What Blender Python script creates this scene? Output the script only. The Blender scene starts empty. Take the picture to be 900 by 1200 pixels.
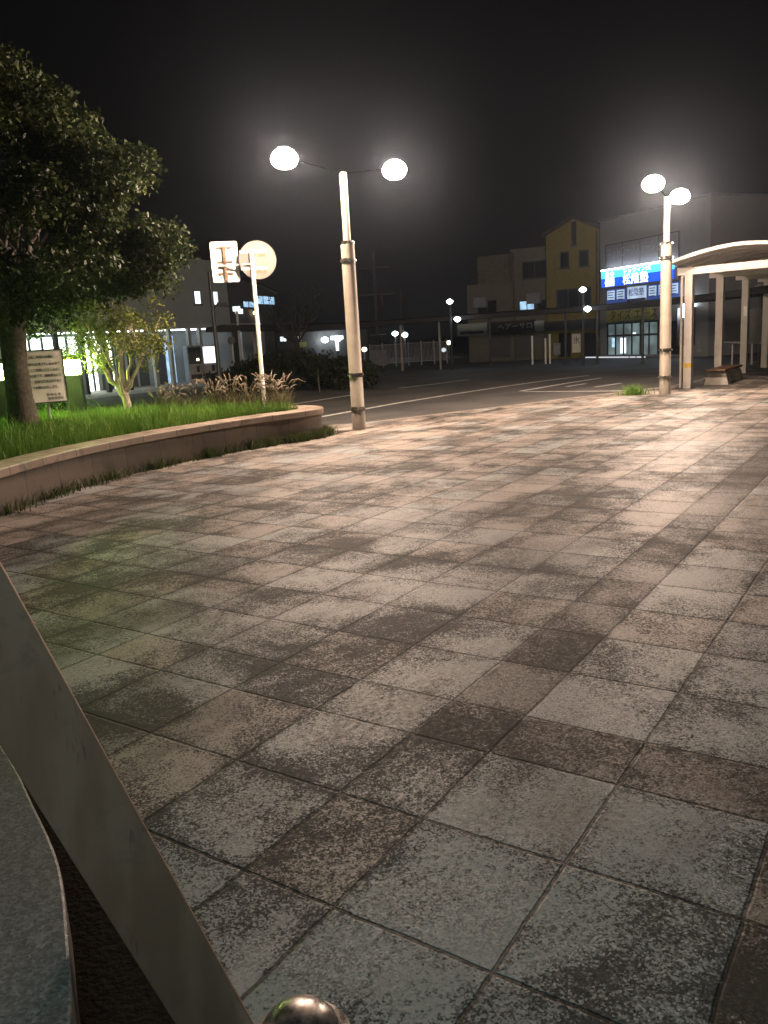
import bpy, bmesh, math, random
import numpy as np
from mathutils import Vector, Matrix
rnd = random.Random(11)
R = math.radians
S = bpy.context.scene
COL = S.collection

# ------------------------------------------------------------------ camera maths
PITCH, ROLL, F, EYE = R(11.9), R(3.4), 960.0, 1.5
fw = np.array([0, math.cos(PITCH), -math.sin(PITCH)])
up0 = np.array([0, math.sin(PITCH), math.cos(PITCH)])
rt0 = np.array([1.0, 0, 0])
rt = math.cos(ROLL) * rt0 - math.sin(ROLL) * up0
up = math.sin(ROLL) * rt0 + math.cos(ROLL) * up0
CAM = np.array([0, 0, EYE])

def ray(x, y):
    return (x - 450) / F * rt - (y - 600) / F * up + fw

def gnd(x, y, z=0.0):
    d = ray(x, y)
    return Vector(CAM + d * ((z - EYE) / d[2]))

def atY(x, y, Y):
    d = ray(x, y)
    return Vector(CAM + d * (Y / d[1]))

def atD(x, y, d):
    return Vector(CAM + ray(x, y) * d)

cam = bpy.data.cameras.new('camera')
cam.sensor_fit = 'HORIZONTAL'
cam.sensor_width = 36
cam.lens = 36 * F / 900
cam.clip_start, cam.clip_end = 0.05, 3000
co = bpy.data.objects.new('camera', cam)
COL.objects.link(co)
co.matrix_world = Matrix(((rt[0], up[0], -fw[0], 0), (rt[1], up[1], -fw[1], 0), (rt[2], up[2], -fw[2], EYE), (0, 0, 0, 1)))
S.camera = co

# ------------------------------------------------------------------ node helper
class NT:
    def __init__(s, tree):
        s.t = tree
    def n(s, typ, **kw):
        nd = s.t.nodes.new(typ)
        for k, v in kw.items():
            setattr(nd, k, v)
        return nd
    def put(s, sock, v):
        if v is None:
            return
        if isinstance(v, bpy.types.NodeSocket):
            s.t.links.new(v, sock)
        else:
            if isinstance(v, (tuple, list)) and len(v) == 3 and sock.type == 'RGBA':
                v = (*v, 1)
            sock.default_value = v
    def m(s, op, a, b=None, c=None, clamp=False):
        nd = s.n('ShaderNodeMath', operation=op, use_clamp=clamp)
        for i, v in enumerate((a, b, c)):
            s.put(nd.inputs[i], v)
        return nd.outputs[0]
    def mix(s, f, a, b, mode='MIX'):
        nd = s.n('ShaderNodeMix', data_type='RGBA', blend_type=mode)
        s.put(nd.inputs[0], f); s.put(nd.inputs[6], a); s.put(nd.inputs[7], b)
        return nd.outputs[2]
    def noise(s, vec, scale, detail=3, rough=0.5, dist=0.0):
        nd = s.n('ShaderNodeTexNoise')
        if vec is not None:
            s.t.links.new(vec, nd.inputs['Vector'])
        nd.inputs['Scale'].default_value = scale; nd.inputs['Detail'].default_value = detail
        nd.inputs['Roughness'].default_value = rough; nd.inputs['Distortion'].default_value = dist
        return nd.outputs['Fac']
    def ramp(s, f, lo, hi, a=0.0, b=1.0):
        nd = s.n('ShaderNodeMapRange', clamp=True, interpolation_type='SMOOTHSTEP')
        s.put(nd.inputs[0], f); nd.inputs[1].default_value = lo; nd.inputs[2].default_value = hi
        nd.inputs[3].default_value = a; nd.inputs[4].default_value = b
        return nd.outputs[0]
    def vec(s, x, y, z=0.0):
        nd = s.n('ShaderNodeCombineXYZ')
        s.put(nd.inputs[0], x); s.put(nd.inputs[1], y); s.put(nd.inputs[2], z)
        return nd.outputs[0]
    def bump(s, h, strength=0.3, dist=0.01):
        nd = s.n('ShaderNodeBump')
        nd.inputs['Strength'].default_value = strength; nd.inputs['Distance'].default_value = dist
        s.t.links.new(h, nd.inputs['Height'])
        return nd.outputs[0]

def new_mat(name):
    m = bpy.data.materials.new(name)
    m.use_nodes = True
    b = m.node_tree.nodes['Principled BSDF']
    return m, NT(m.node_tree), b

def mat(name, col, rough=0.6, metal=0.0, var=0.25, scale=6.0, bump=0.0, bscale=60.0, dirt=None, spec=0.5):
    m, t, b = new_mat(name)
    tc = t.n('ShaderNodeTexCoord').outputs['Object']
    nz = t.noise(tc, scale, 5, 0.6)
    lo = tuple(c * (1 - var) for c in col); hi = tuple(min(1, c * (1 + var)) for c in col)
    c = t.mix(t.ramp(nz, 0.3, 0.7), lo, hi)
    if dirt:
        d = t.noise(tc, scale * 0.45, 6, 0.65, 0.6)
        c = t.mix(t.ramp(d, 0.52, 0.72, 0, 0.8), c, dirt)
    t.put(b.inputs['Base Color'], c)
    t.put(b.inputs['Roughness'], t.ramp(nz, 0.2, 0.8, max(0, rough - 0.1), min(1, rough + 0.1)))
    b.inputs['Metallic'].default_value = metal
    b.inputs['Specular IOR Level'].default_value = spec
    if bump:
        t.put(b.inputs['Normal'], t.bump(t.noise(tc, bscale, 4), bump, 0.01))
    return m

def glow(name, col, strength, var=0.0, scale=3.0):
    m, t, b = new_mat(name)
    b.inputs['Base Color'].default_value = (*[c * 0.5 for c in col], 1)
    b.inputs['Emission Color'].default_value = (*col, 1)
    b.inputs['Emission Strength'].default_value = strength
    if var:
        tc = t.n('ShaderNodeTexCoord').outputs['Object']
        t.put(b.inputs['Emission Strength'], t.ramp(t.noise(tc, scale, 2), 0.35, 0.65, strength * (1 - var), strength * (1 + var)))
    return m

def leaf_mat(name, a, b_, rough=0.45):
    m, t, b = new_mat(name)
    tc = t.n('ShaderNodeTexCoord').outputs['Object']
    geo = t.n('ShaderNodeNewGeometry')
    c = t.mix(geo.outputs['Random Per Island'], a, b_)
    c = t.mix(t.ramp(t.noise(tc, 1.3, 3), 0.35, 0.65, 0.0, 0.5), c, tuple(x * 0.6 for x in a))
    t.put(b.inputs['Base Color'], c)
    b.inputs['Roughness'].default_value = rough
    b.inputs['Specular IOR Level'].default_value = 0.22
    tr = t.n('ShaderNodeBsdfTranslucent')
    t.put(tr.inputs[0], c)
    mx = t.n('ShaderNodeMixShader'); mx.inputs[0].default_value = 0.25
    out = m.node_tree.nodes['Material Output']
    m.node_tree.links.new(b.outputs[0], mx.inputs[1]); m.node_tree.links.new(tr.outputs[0], mx.inputs[2])
    m.node_tree.links.new(mx.outputs[0], out.inputs[0])
    return m

# ------------------------------------------------------------------ mesh helper
class MB:
    def __init__(s):
        s.bm = bmesh.new()
    def box(s, x0, x1, y0, y1, z0, z1):
        v = [s.bm.verts.new((x, y, z)) for z in (z0, z1) for x, y in ((x0, y0), (x1, y0), (x1, y1), (x0, y1))]
        for f in ((3, 2, 1, 0), (4, 5, 6, 7), (0, 1, 5, 4), (1, 2, 6, 5), (2, 3, 7, 6), (3, 0, 4, 7)):
            s.bm.faces.new([v[i] for i in f])
        return s
    def prism(s, pts, z0, z1):
        lo = [s.bm.verts.new((p[0], p[1], z0)) for p in pts]
        hi = [s.bm.verts.new((p[0], p[1], z1)) for p in pts]
        n = len(pts)
        s.bm.faces.new(hi); s.bm.faces.new(lo[::-1])
        for i in range(n):
            s.bm.faces.new((lo[i], lo[(i + 1) % n], hi[(i + 1) % n], hi[i]))
        return s
    def prism_xz(s, pts, y0, y1):
        a = [s.bm.verts.new((p[0], y0, p[1])) for p in pts]
        b = [s.bm.verts.new((p[0], y1, p[1])) for p in pts]
        n = len(pts)
        s.bm.faces.new(a); s.bm.faces.new(b[::-1])
        for i in range(n):
            s.bm.faces.new((a[i], b[i], b[(i + 1) % n], a[(i + 1) % n]))
        return s
    def hexa(s, v8):
        v = [s.bm.verts.new(p) for p in v8]
        for f in ((3, 2, 1, 0), (4, 5, 6, 7), (0, 1, 5, 4), (1, 2, 6, 5), (2, 3, 7, 6), (3, 0, 4, 7)):
            s.bm.faces.new([v[i] for i in f])
        return s
    def tube(s, path, rad, seg=10, cap=True):
        path = [Vector(p) for p in path]
        if not isinstance(rad, (list, tuple)):
            rad = [rad] * len(path)
        rings = []
        for i, p in enumerate(path):
            d = (path[min(i + 1, len(path) - 1)] - path[max(i - 1, 0)]).normalized()
            ref = Vector((0, 0, 1)) if abs(d.z) < 0.9 else Vector((1, 0, 0))
            a = d.cross(ref).normalized(); b = d.cross(a).normalized()
            rings.append([s.bm.verts.new(p + (a * math.cos(2 * math.pi * k / seg) + b * math.sin(2 * math.pi * k / seg)) * rad[i]) for k in range(seg)])
        for r0, r1 in zip(rings, rings[1:]):
            for k in range(seg):
                s.bm.faces.new((r0[k], r0[(k + 1) % seg], r1[(k + 1) % seg], r1[k]))
        if cap:
            s.bm.faces.new(rings[0][::-1]); s.bm.faces.new(rings[-1])
        return s
    def lathe(s, prof, c=(0, 0, 0), seg=20):
        rings = []
        for r, z in prof:
            if r < 1e-5:
                rings.append([s.bm.verts.new((c[0], c[1], c[2] + z))])
            else:
                rings.append([s.bm.verts.new((c[0] + r * math.cos(2 * math.pi * k / seg), c[1] + r * math.sin(2 * math.pi * k / seg), c[2] + z)) for k in range(seg)])
        for a, b in zip(rings, rings[1:]):
            for k in range(seg):
                k2 = (k + 1) % seg
                if len(a) == 1 and len(b) == 1:
                    continue
                if len(a) == 1:
                    s.bm.faces.new((a[0], b[k2], b[k]))
                elif len(b) == 1:
                    s.bm.faces.new((a[k], a[k2], b[0]))
                else:
                    s.bm.faces.new((a[k], a[k2], b[k2], b[k]))
        return s
    def strip(s, a, b):
        va = [s.bm.verts.new(p) for p in a]; vb = [s.bm.verts.new(p) for p in b]
        for i in range(len(a) - 1):
            s.bm.faces.new((va[i], va[i + 1], vb[i + 1], vb[i]))
        return s
    def sweep(s, path, prof, closed=False):
        """prof: (offset to the left of travel, z); path 2D points"""
        n = len(path); rings = []
        for i, p in enumerate(path):
            p0 = path[max(i - 1, 0)]; p1 = path[min(i + 1, n - 1)]
            d = Vector((p1[0] - p0[0], p1[1] - p0[1])).normalized()
            nn = Vector((-d.y, d.x))
            rings.append([s.bm.verts.new((p[0] + nn.x * o, p[1] + nn.y * o, z)) for o, z in prof])
        m = len(prof)
        for a, b in zip(rings, rings[1:]):
            for k in range(m):
                s.bm.faces.new((a[k], b[k], b[(k + 1) % m], a[(k + 1) % m]))
        s.bm.faces.new(rings[0]); s.bm.faces.new(rings[-1][::-1])
        return s
    def build(s, name, m, parent=None, bevel=0.0, smooth=False):
        bmesh.ops.recalc_face_normals(s.bm, faces=s.bm.faces[:])
        if bevel:
            bmesh.ops.bevel(s.bm, geom=s.bm.edges[:], offset=bevel, segments=2, profile=0.6, affect='EDGES')
        me = bpy.data.meshes.new(name)
        s.bm.to_mesh(me); s.bm.free()
        if smooth:
            for p in me.polygons:
                p.use_smooth = True
            me.set_sharp_from_angle(angle=R(40))
        return link(name, me, m, parent)

def link(name, me, m, parent=None):
    o = bpy.data.objects.new(name, me)
    me.materials.append(m)
    COL.objects.link(o)
    if parent:
        o.parent = parent
    return o

def tag(o, label, cat, group=None):
    o['label'] = label; o['category'] = cat
    if group:
        o['group'] = group
    return o

def kind(o, k):
    o['kind'] = k
    return o

def thing(name, label, cat, loc=(0, 0, 0), rz=0.0, group=None):
    o = bpy.data.objects.new(name, None)
    o.empty_display_size = 0.1
    COL.objects.link(o)
    o.location = loc; o.rotation_euler = (0, 0, rz)
    return tag(o, label, cat, group)

def copy_tree(o, parent=None):
    c = o.copy(); COL.objects.link(c)
    if parent:
        c.parent = parent
    for ch in list(o.children):
        copy_tree(ch, c)
    return c

def mesh_np(name, verts, faces_flat, loops, m, parent=None):
    me = bpy.data.meshes.new(name)
    nf = len(faces_flat) // loops
    me.vertices.add(len(verts)); me.vertices.foreach_set('co', np.asarray(verts, np.float32).ravel())
    me.loops.add(len(faces_flat)); me.loops.foreach_set('vertex_index', np.asarray(faces_flat, np.int32))
    me.polygons.add(nf)
    me.polygons.foreach_set('loop_start', np.arange(0, nf * loops, loops, dtype=np.int32))
    me.update(calc_edges=True); me.validate()
    return link(name, me, m, parent)

def text(name, body, size, m, parent, loc, rot=(R(90), 0, 0), align='LEFT', depth=0.004, sx=1.0):
    cu = bpy.data.curves.new('lettering_curve', 'FONT')
    cu.body = body; cu.size = size; cu.align_x = align; cu.extrude = depth
    cu.space_line = 1.0
    to = bpy.data.objects.new('lettering_curve', cu)
    COL.objects.link(to)
    bpy.context.view_layer.update()
    dg = bpy.context.evaluated_depsgraph_get()
    me = bpy.data.meshes.new_from_object(to.evaluated_get(dg))
    bpy.data.objects.remove(to); bpy.data.curves.remove(cu)
    me.materials.clear()
    o = link(name, me, m, parent)
    o.location = loc; o.rotation_euler = rot; o.scale = (sx, 1, 1)
    return o

# ------------------------------------------------------------------ materials
TH = R(56.0)
def paving_mat():
    m, t, b = new_mat('plaza_paving')
    tc = t.n('ShaderNodeTexCoord').outputs['Object']
    sp = t.n('ShaderNodeSeparateXYZ'); t.t.links.new(tc, sp.inputs[0])
    wob = t.m('MULTIPLY', t.m('SUBTRACT', t.noise(tc, 9, 2), 0.5), 0.012)
    u, v = t.m('ADD', sp.outputs[0], wob), t.m('ADD', sp.outputs[1], wob)
    P = 0.475
    def cells(x, a, bnd):
        """a = start of the band, a+bnd = its end: returns id, distance to nearest joint, in band"""
        hi = t.m('SUBTRACT', x, a + bnd); lo = t.m('SUBTRACT', a, x)
        inb = t.m('MULTIPLY', t.m('LESS_THAN', hi, 0.0), t.m('LESS_THAN', lo, 0.0))
        ishi = t.m('GREATER_THAN', hi, 0.0)
        off = t.m('ADD', t.m('MULTIPLY', ishi, hi), t.m('MULTIPLY', t.m('SUBTRACT', 1.0, ishi), lo))
        q = t.m('DIVIDE', off, P)
        fl = t.m('FLOOR', q); fr = t.m('SUBTRACT', q, fl)
        d = t.m('MULTIPLY', t.m('MINIMUM', fr, t.m('SUBTRACT', 1.0, fr)), P)
        dband = t.m('MINIMUM', t.m('ABSOLUTE', hi), t.m('ABSOLUTE', lo))
        d = t.m('ADD', t.m('MULTIPLY', inb, dband), t.m('MULTIPLY', t.m('SUBTRACT', 1.0, inb), d))
        ident = t.m('ADD', t.m('MULTIPLY', fl, t.m('SUBTRACT', t.m('MULTIPLY', ishi, 2.0), 1.0)), t.m('MULTIPLY', inb, 571.0))
        return ident, d, inb, ishi
    iu, du, bu, hu = cells(u, 2.46, 0.33)
    iv, dv, bv, hv = cells(v, 1.26, 0.33)
    # the cross band stops at the long band
    near = t.m('LESS_THAN', v, 1.26)
    band = t.m('MAXIMUM', t.m('MULTIPLY', bv, t.ramp(u, 2.2, 2.5, 0.15, 1.0)), t.m('MULTIPLY', bu, near))
    wn = t.n('ShaderNodeTexWhiteNoise', noise_dimensions='2D')
    t.put(wn.inputs['Vector'], t.vec(iu, iv))
    r1 = wn.outputs['Value']
    sc = t.n('ShaderNodeSeparateColor'); t.t.links.new(wn.outputs['Color'], sc.inputs[0])
    r2, r3 = sc.outputs[1], sc.outputs[2]
    # tile colours: grey granite-faced, beige and pinkish ones
    grey = t.mix(r2, (0.27, 0.29, 0.28), (0.36, 0.37, 0.35))
    beige = t.mix(r2, (0.275, 0.235, 0.20), (0.355, 0.30, 0.255))
    far = t.ramp(u, 2.0, 9.0, 0.30, 0.75)
    c = t.mix(t.m('LESS_THAN', r1, far), grey, beige)
    panel = t.m('MULTIPLY', t.m('LESS_THAN', u, 2.46), t.m('MULTIPLY', near, t.m('GREATER_THAN', v, 0.31)))
    c = t.mix(panel, c, t.mix(r2, (0.20, 0.25, 0.245), (0.25, 0.30, 0.29)))
    bandc = t.mix(t.ramp(u, 2.3, 2.6), (0.25, 0.235, 0.21), (0.070, 0.054, 0.040))
    c = t.mix(band, c, bandc)
    c = t.mix(t.m('LESS_THAN', v, 0.31), c, (0.215, 0.175, 0.135))
    bright = t.m('ADD', 0.86, t.m('MULTIPLY', r3, 0.24))
    c = t.mix(1.0, c, t.vec(bright, bright, bright), 'MULTIPLY')
    # exposed aggregate
    vo = t.n('ShaderNodeTexVoronoi'); t.t.links.new(tc, vo.inputs['Vector']); vo.inputs['Scale'].default_value = 165
    vs = t.n('ShaderNodeSeparateColor'); t.t.links.new(vo.outputs['Color'], vs.inputs[0])
    agg = vs.outputs[0]
    worn = t.m('ADD', t.ramp(t.noise(tc, 2.1, 5, 0.6, 0.3), 0.40, 0.62, 0.15, 1.0), t.m('ADD', t.m('MULTIPLY', band, 0.4), t.m('MULTIPLY', t.m('SUBTRACT', r1, 0.5), 0.5)), clamp=True)
    c = t.mix(t.m('MULTIPLY', worn, t.ramp(agg, 0.66, 0.9)), c, t.mix(t.m('SUBTRACT', 0.6, t.m('MULTIPLY', band, 0.42)), c, (0.52, 0.50, 0.46)))
    c = t.mix(t.m('MULTIPLY', worn, t.ramp(agg, 0.45, 0.12, 0, 0.8)), c, (0.022, 0.022, 0.020))
    # black moss and grime: blotches taking stones one by one, with near-left shade painted in
    voff = t.n('ShaderNodeVectorMath', operation='MULTIPLY_ADD')
    t.t.links.new(wn.outputs['Color'], voff.inputs[0]); voff.inputs[1].default_value = (7, 7, 7); t.t.links.new(tc, voff.inputs[2])
    blot = t.m('ADD', t.m('MULTIPLY', t.noise(tc, 1.0, 7, 0.66, 0.7), 0.62), t.m('MULTIPLY', t.noise(voff.outputs[0], 2.0, 7, 0.7, 0.4), 0.38))
    clean = t.m('MULTIPLY', near, hu)
    fine = t.noise(tc, 42, 4, 0.7)
    dj = t.m('MINIMUM', du, dv)
    jg = t.ramp(dj, 0.0, 0.07, 0.07, 0.0)
    near_shade = t.m('ADD', t.ramp(u, 0.5, 9.0, 0.085, -0.005), t.ramp(v, 1.6, 3.2, 0.0, 0.035))  # shade towards the near left, put into the colour as extra grime
    tl = t.m('MULTIPLY', t.m('SUBTRACT', r3, 0.5), 0.05)
    g = t.m('ADD', t.m('ADD', t.m('ADD', t.m('MULTIPLY', t.m('SUBTRACT', blot, 0.5), 2.15), 0.487), jg), t.m('SUBTRACT', near_shade, tl))
    g = t.m('ADD', g, t.m('ADD', t.m('MULTIPLY', t.m('SUBTRACT', vs.outputs[1], 0.5), 0.30), t.m('MULTIPLY', t.m('SUBTRACT', fine, 0.5), 0.42)))
    g = t.m('ADD', g, t.m('MULTIPLY', band, 0.045))
    g = t.m('SUBTRACT', g, t.m('ADD', t.m('MULTIPLY', panel, 0.035), t.m('MULTIPLY', clean, 0.06)))
    grime_shade = t.ramp(g, 0.455, 0.68, 0.0, 0.86)
    c = t.mix(grime_shade, c, (0.019, 0.0195, 0.0175))
    # long streaks of foot wear along the far paving
    mp = t.n('ShaderNodeMapping'); t.t.links.new(tc, mp.inputs[0]); mp.inputs['Scale'].default_value = (0.35, 0.9, 1); mp.inputs['Rotation'].default_value = (0, 0, R(40))
    st = t.noise(mp.outputs[0], 1.1, 5, 0.6, 0.4)
    c = t.mix(t.ramp(st, 0.5, 0.64, 0, 0.72), c, (0.05, 0.042, 0.036))
    # faint green bollard light painted into the paving near the planter
    ax = t.m('SUBTRACT', u, 4.0); ay = t.m('SUBTRACT', v, 5.3)
    rr = t.m('SQRT', t.m('ADD', t.m('MULTIPLY', ax, ax), t.m('MULTIPLY', t.m('MULTIPLY', ay, ay), 1.6)))
    green_tint = t.m('MULTIPLY', t.ramp(rr, 1.3, 0.2), t.ramp(t.noise(tc, 5, 5, 0.7), 0.42, 0.62, 0, 0.06))
    c = t.mix(green_tint, c, (0.12, 0.20, 0.06))
    gum = t.n('ShaderNodeTexVoronoi'); t.t.links.new(tc, gum.inputs['Vector']); gum.inputs['Scale'].default_value = 2.3
    gs = t.n('ShaderNodeSeparateColor'); t.t.links.new(gum.outputs['Color'], gs.inputs[0])
    gd = t.m('MULTIPLY', t.ramp(gum.outputs['Distance'], 0.028, 0.042, 0.8, 0.0), t.m('GREATER_THAN', gs.outputs[0], 0.6))
    c = t.mix(gd, c, (0.035, 0.033, 0.03))
    joint = t.ramp(dj, 0.0035, 0.0095, 1.0, 0.0)
    c = t.mix(t.m('MULTIPLY', joint, 0.9), c, (0.011, 0.011, 0.008))
    t.put(b.inputs['Base Color'], c)
    rg = t.m('ADD', t.ramp(fine, 0.3, 0.7, 0.46, 0.66), t.m('MULTIPLY', grime_shade, 0.12))
    t.put(b.inputs['Roughness'], rg)
    t.put(b.inputs['Specular IOR Level'], t.m('SUBTRACT', 0.42, t.m('MULTIPLY', grime_shade, 0.36)))
    tilt = t.m('MULTIPLY', r1, 0.25)
    h = t.m('ADD', t.m('MULTIPLY', agg, 0.22), t.m('ADD', t.m('MULTIPLY', fine, 0.5), t.m('SUBTRACT', tilt, t.m('MULTIPLY', joint, 0.8))))
    t.put(b.inputs['Normal'], t.bump(h, 0.5, 0.006))
    return m

def asphalt_mat():
    m, t, b = new_mat('asphalt')
    tc = t.n('ShaderNodeTexCoord').outputs['Object']
    big = t.noise(tc, 0.6, 5, 0.6); fine = t.noise(tc, 90, 3, 0.7)
    c = t.mix(t.ramp(big, 0.35, 0.65), (0.050, 0.049, 0.047), (0.085, 0.082, 0.077))
    c = t.mix(t.ramp(fine, 0.5, 0.75, 0, 0.6), c, (0.13, 0.125, 0.12))
    t.put(b.inputs['Base Color'], c)
    b.inputs['Roughness'].default_value = 0.8
    t.put(b.inputs['Normal'], t.bump(fine, 0.5, 0.008))
    return m

def stone_wall_mat(name, col, dirt, period=0.62, off=0.0):
    """stone blocks: joints along the curve by angle-free object noise, grain and drip stains"""
    m, t, b = new_mat(name)
    tc = t.n('ShaderNodeTexCoord').outputs['Object']
    uv = t.n('ShaderNodeUVMap').outputs[0]
    sp = t.n('ShaderNodeSeparateXYZ'); t.t.links.new(uv, sp.inputs[0])
    q = t.m('DIVIDE', t.m('ADD', sp.outputs[0], off), period)
    fl = t.m('FLOOR', q); fr = t.m('SUBTRACT', q, fl)
    d = t.m('MULTIPLY', t.m('MINIMUM', fr, t.m('SUBTRACT', 1.0, fr)), period)
    wn = t.n('ShaderNodeTexWhiteNoise', noise_dimensions='1D'); t.put(wn.inputs['W'], fl)
    c = t.mix(wn.outputs['Value'], tuple(x * 0.82 for x in col), tuple(x * 1.12 for x in col))
    gr = t.noise(tc, 130, 2, 0.6)
    c = t.mix(t.ramp(gr, 0.4, 0.65, 0, 0.5), c, tuple(x * 0.55 for x in col))
    st = t.noise(tc, 3.2, 6, 0.68, 0.5)
    c = t.mix(t.ramp(st, 0.48, 0.7, 0, 0.85), c, dirt)
    j = t.ramp(d, 0.003, 0.008, 1, 0)
    c = t.mix(t.m('MULTIPLY', j, 0.8), c, (0.03, 0.026, 0.022))
    t.put(b.inputs['Base Color'], c)
    b.inputs['Roughness'].default_value = 0.62
    t.put(b.inputs['Normal'], t.bump(t.m('SUBTRACT', gr, t.m('MULTIPLY', j, 1.5)), 0.35, 0.006))
    return m

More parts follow.
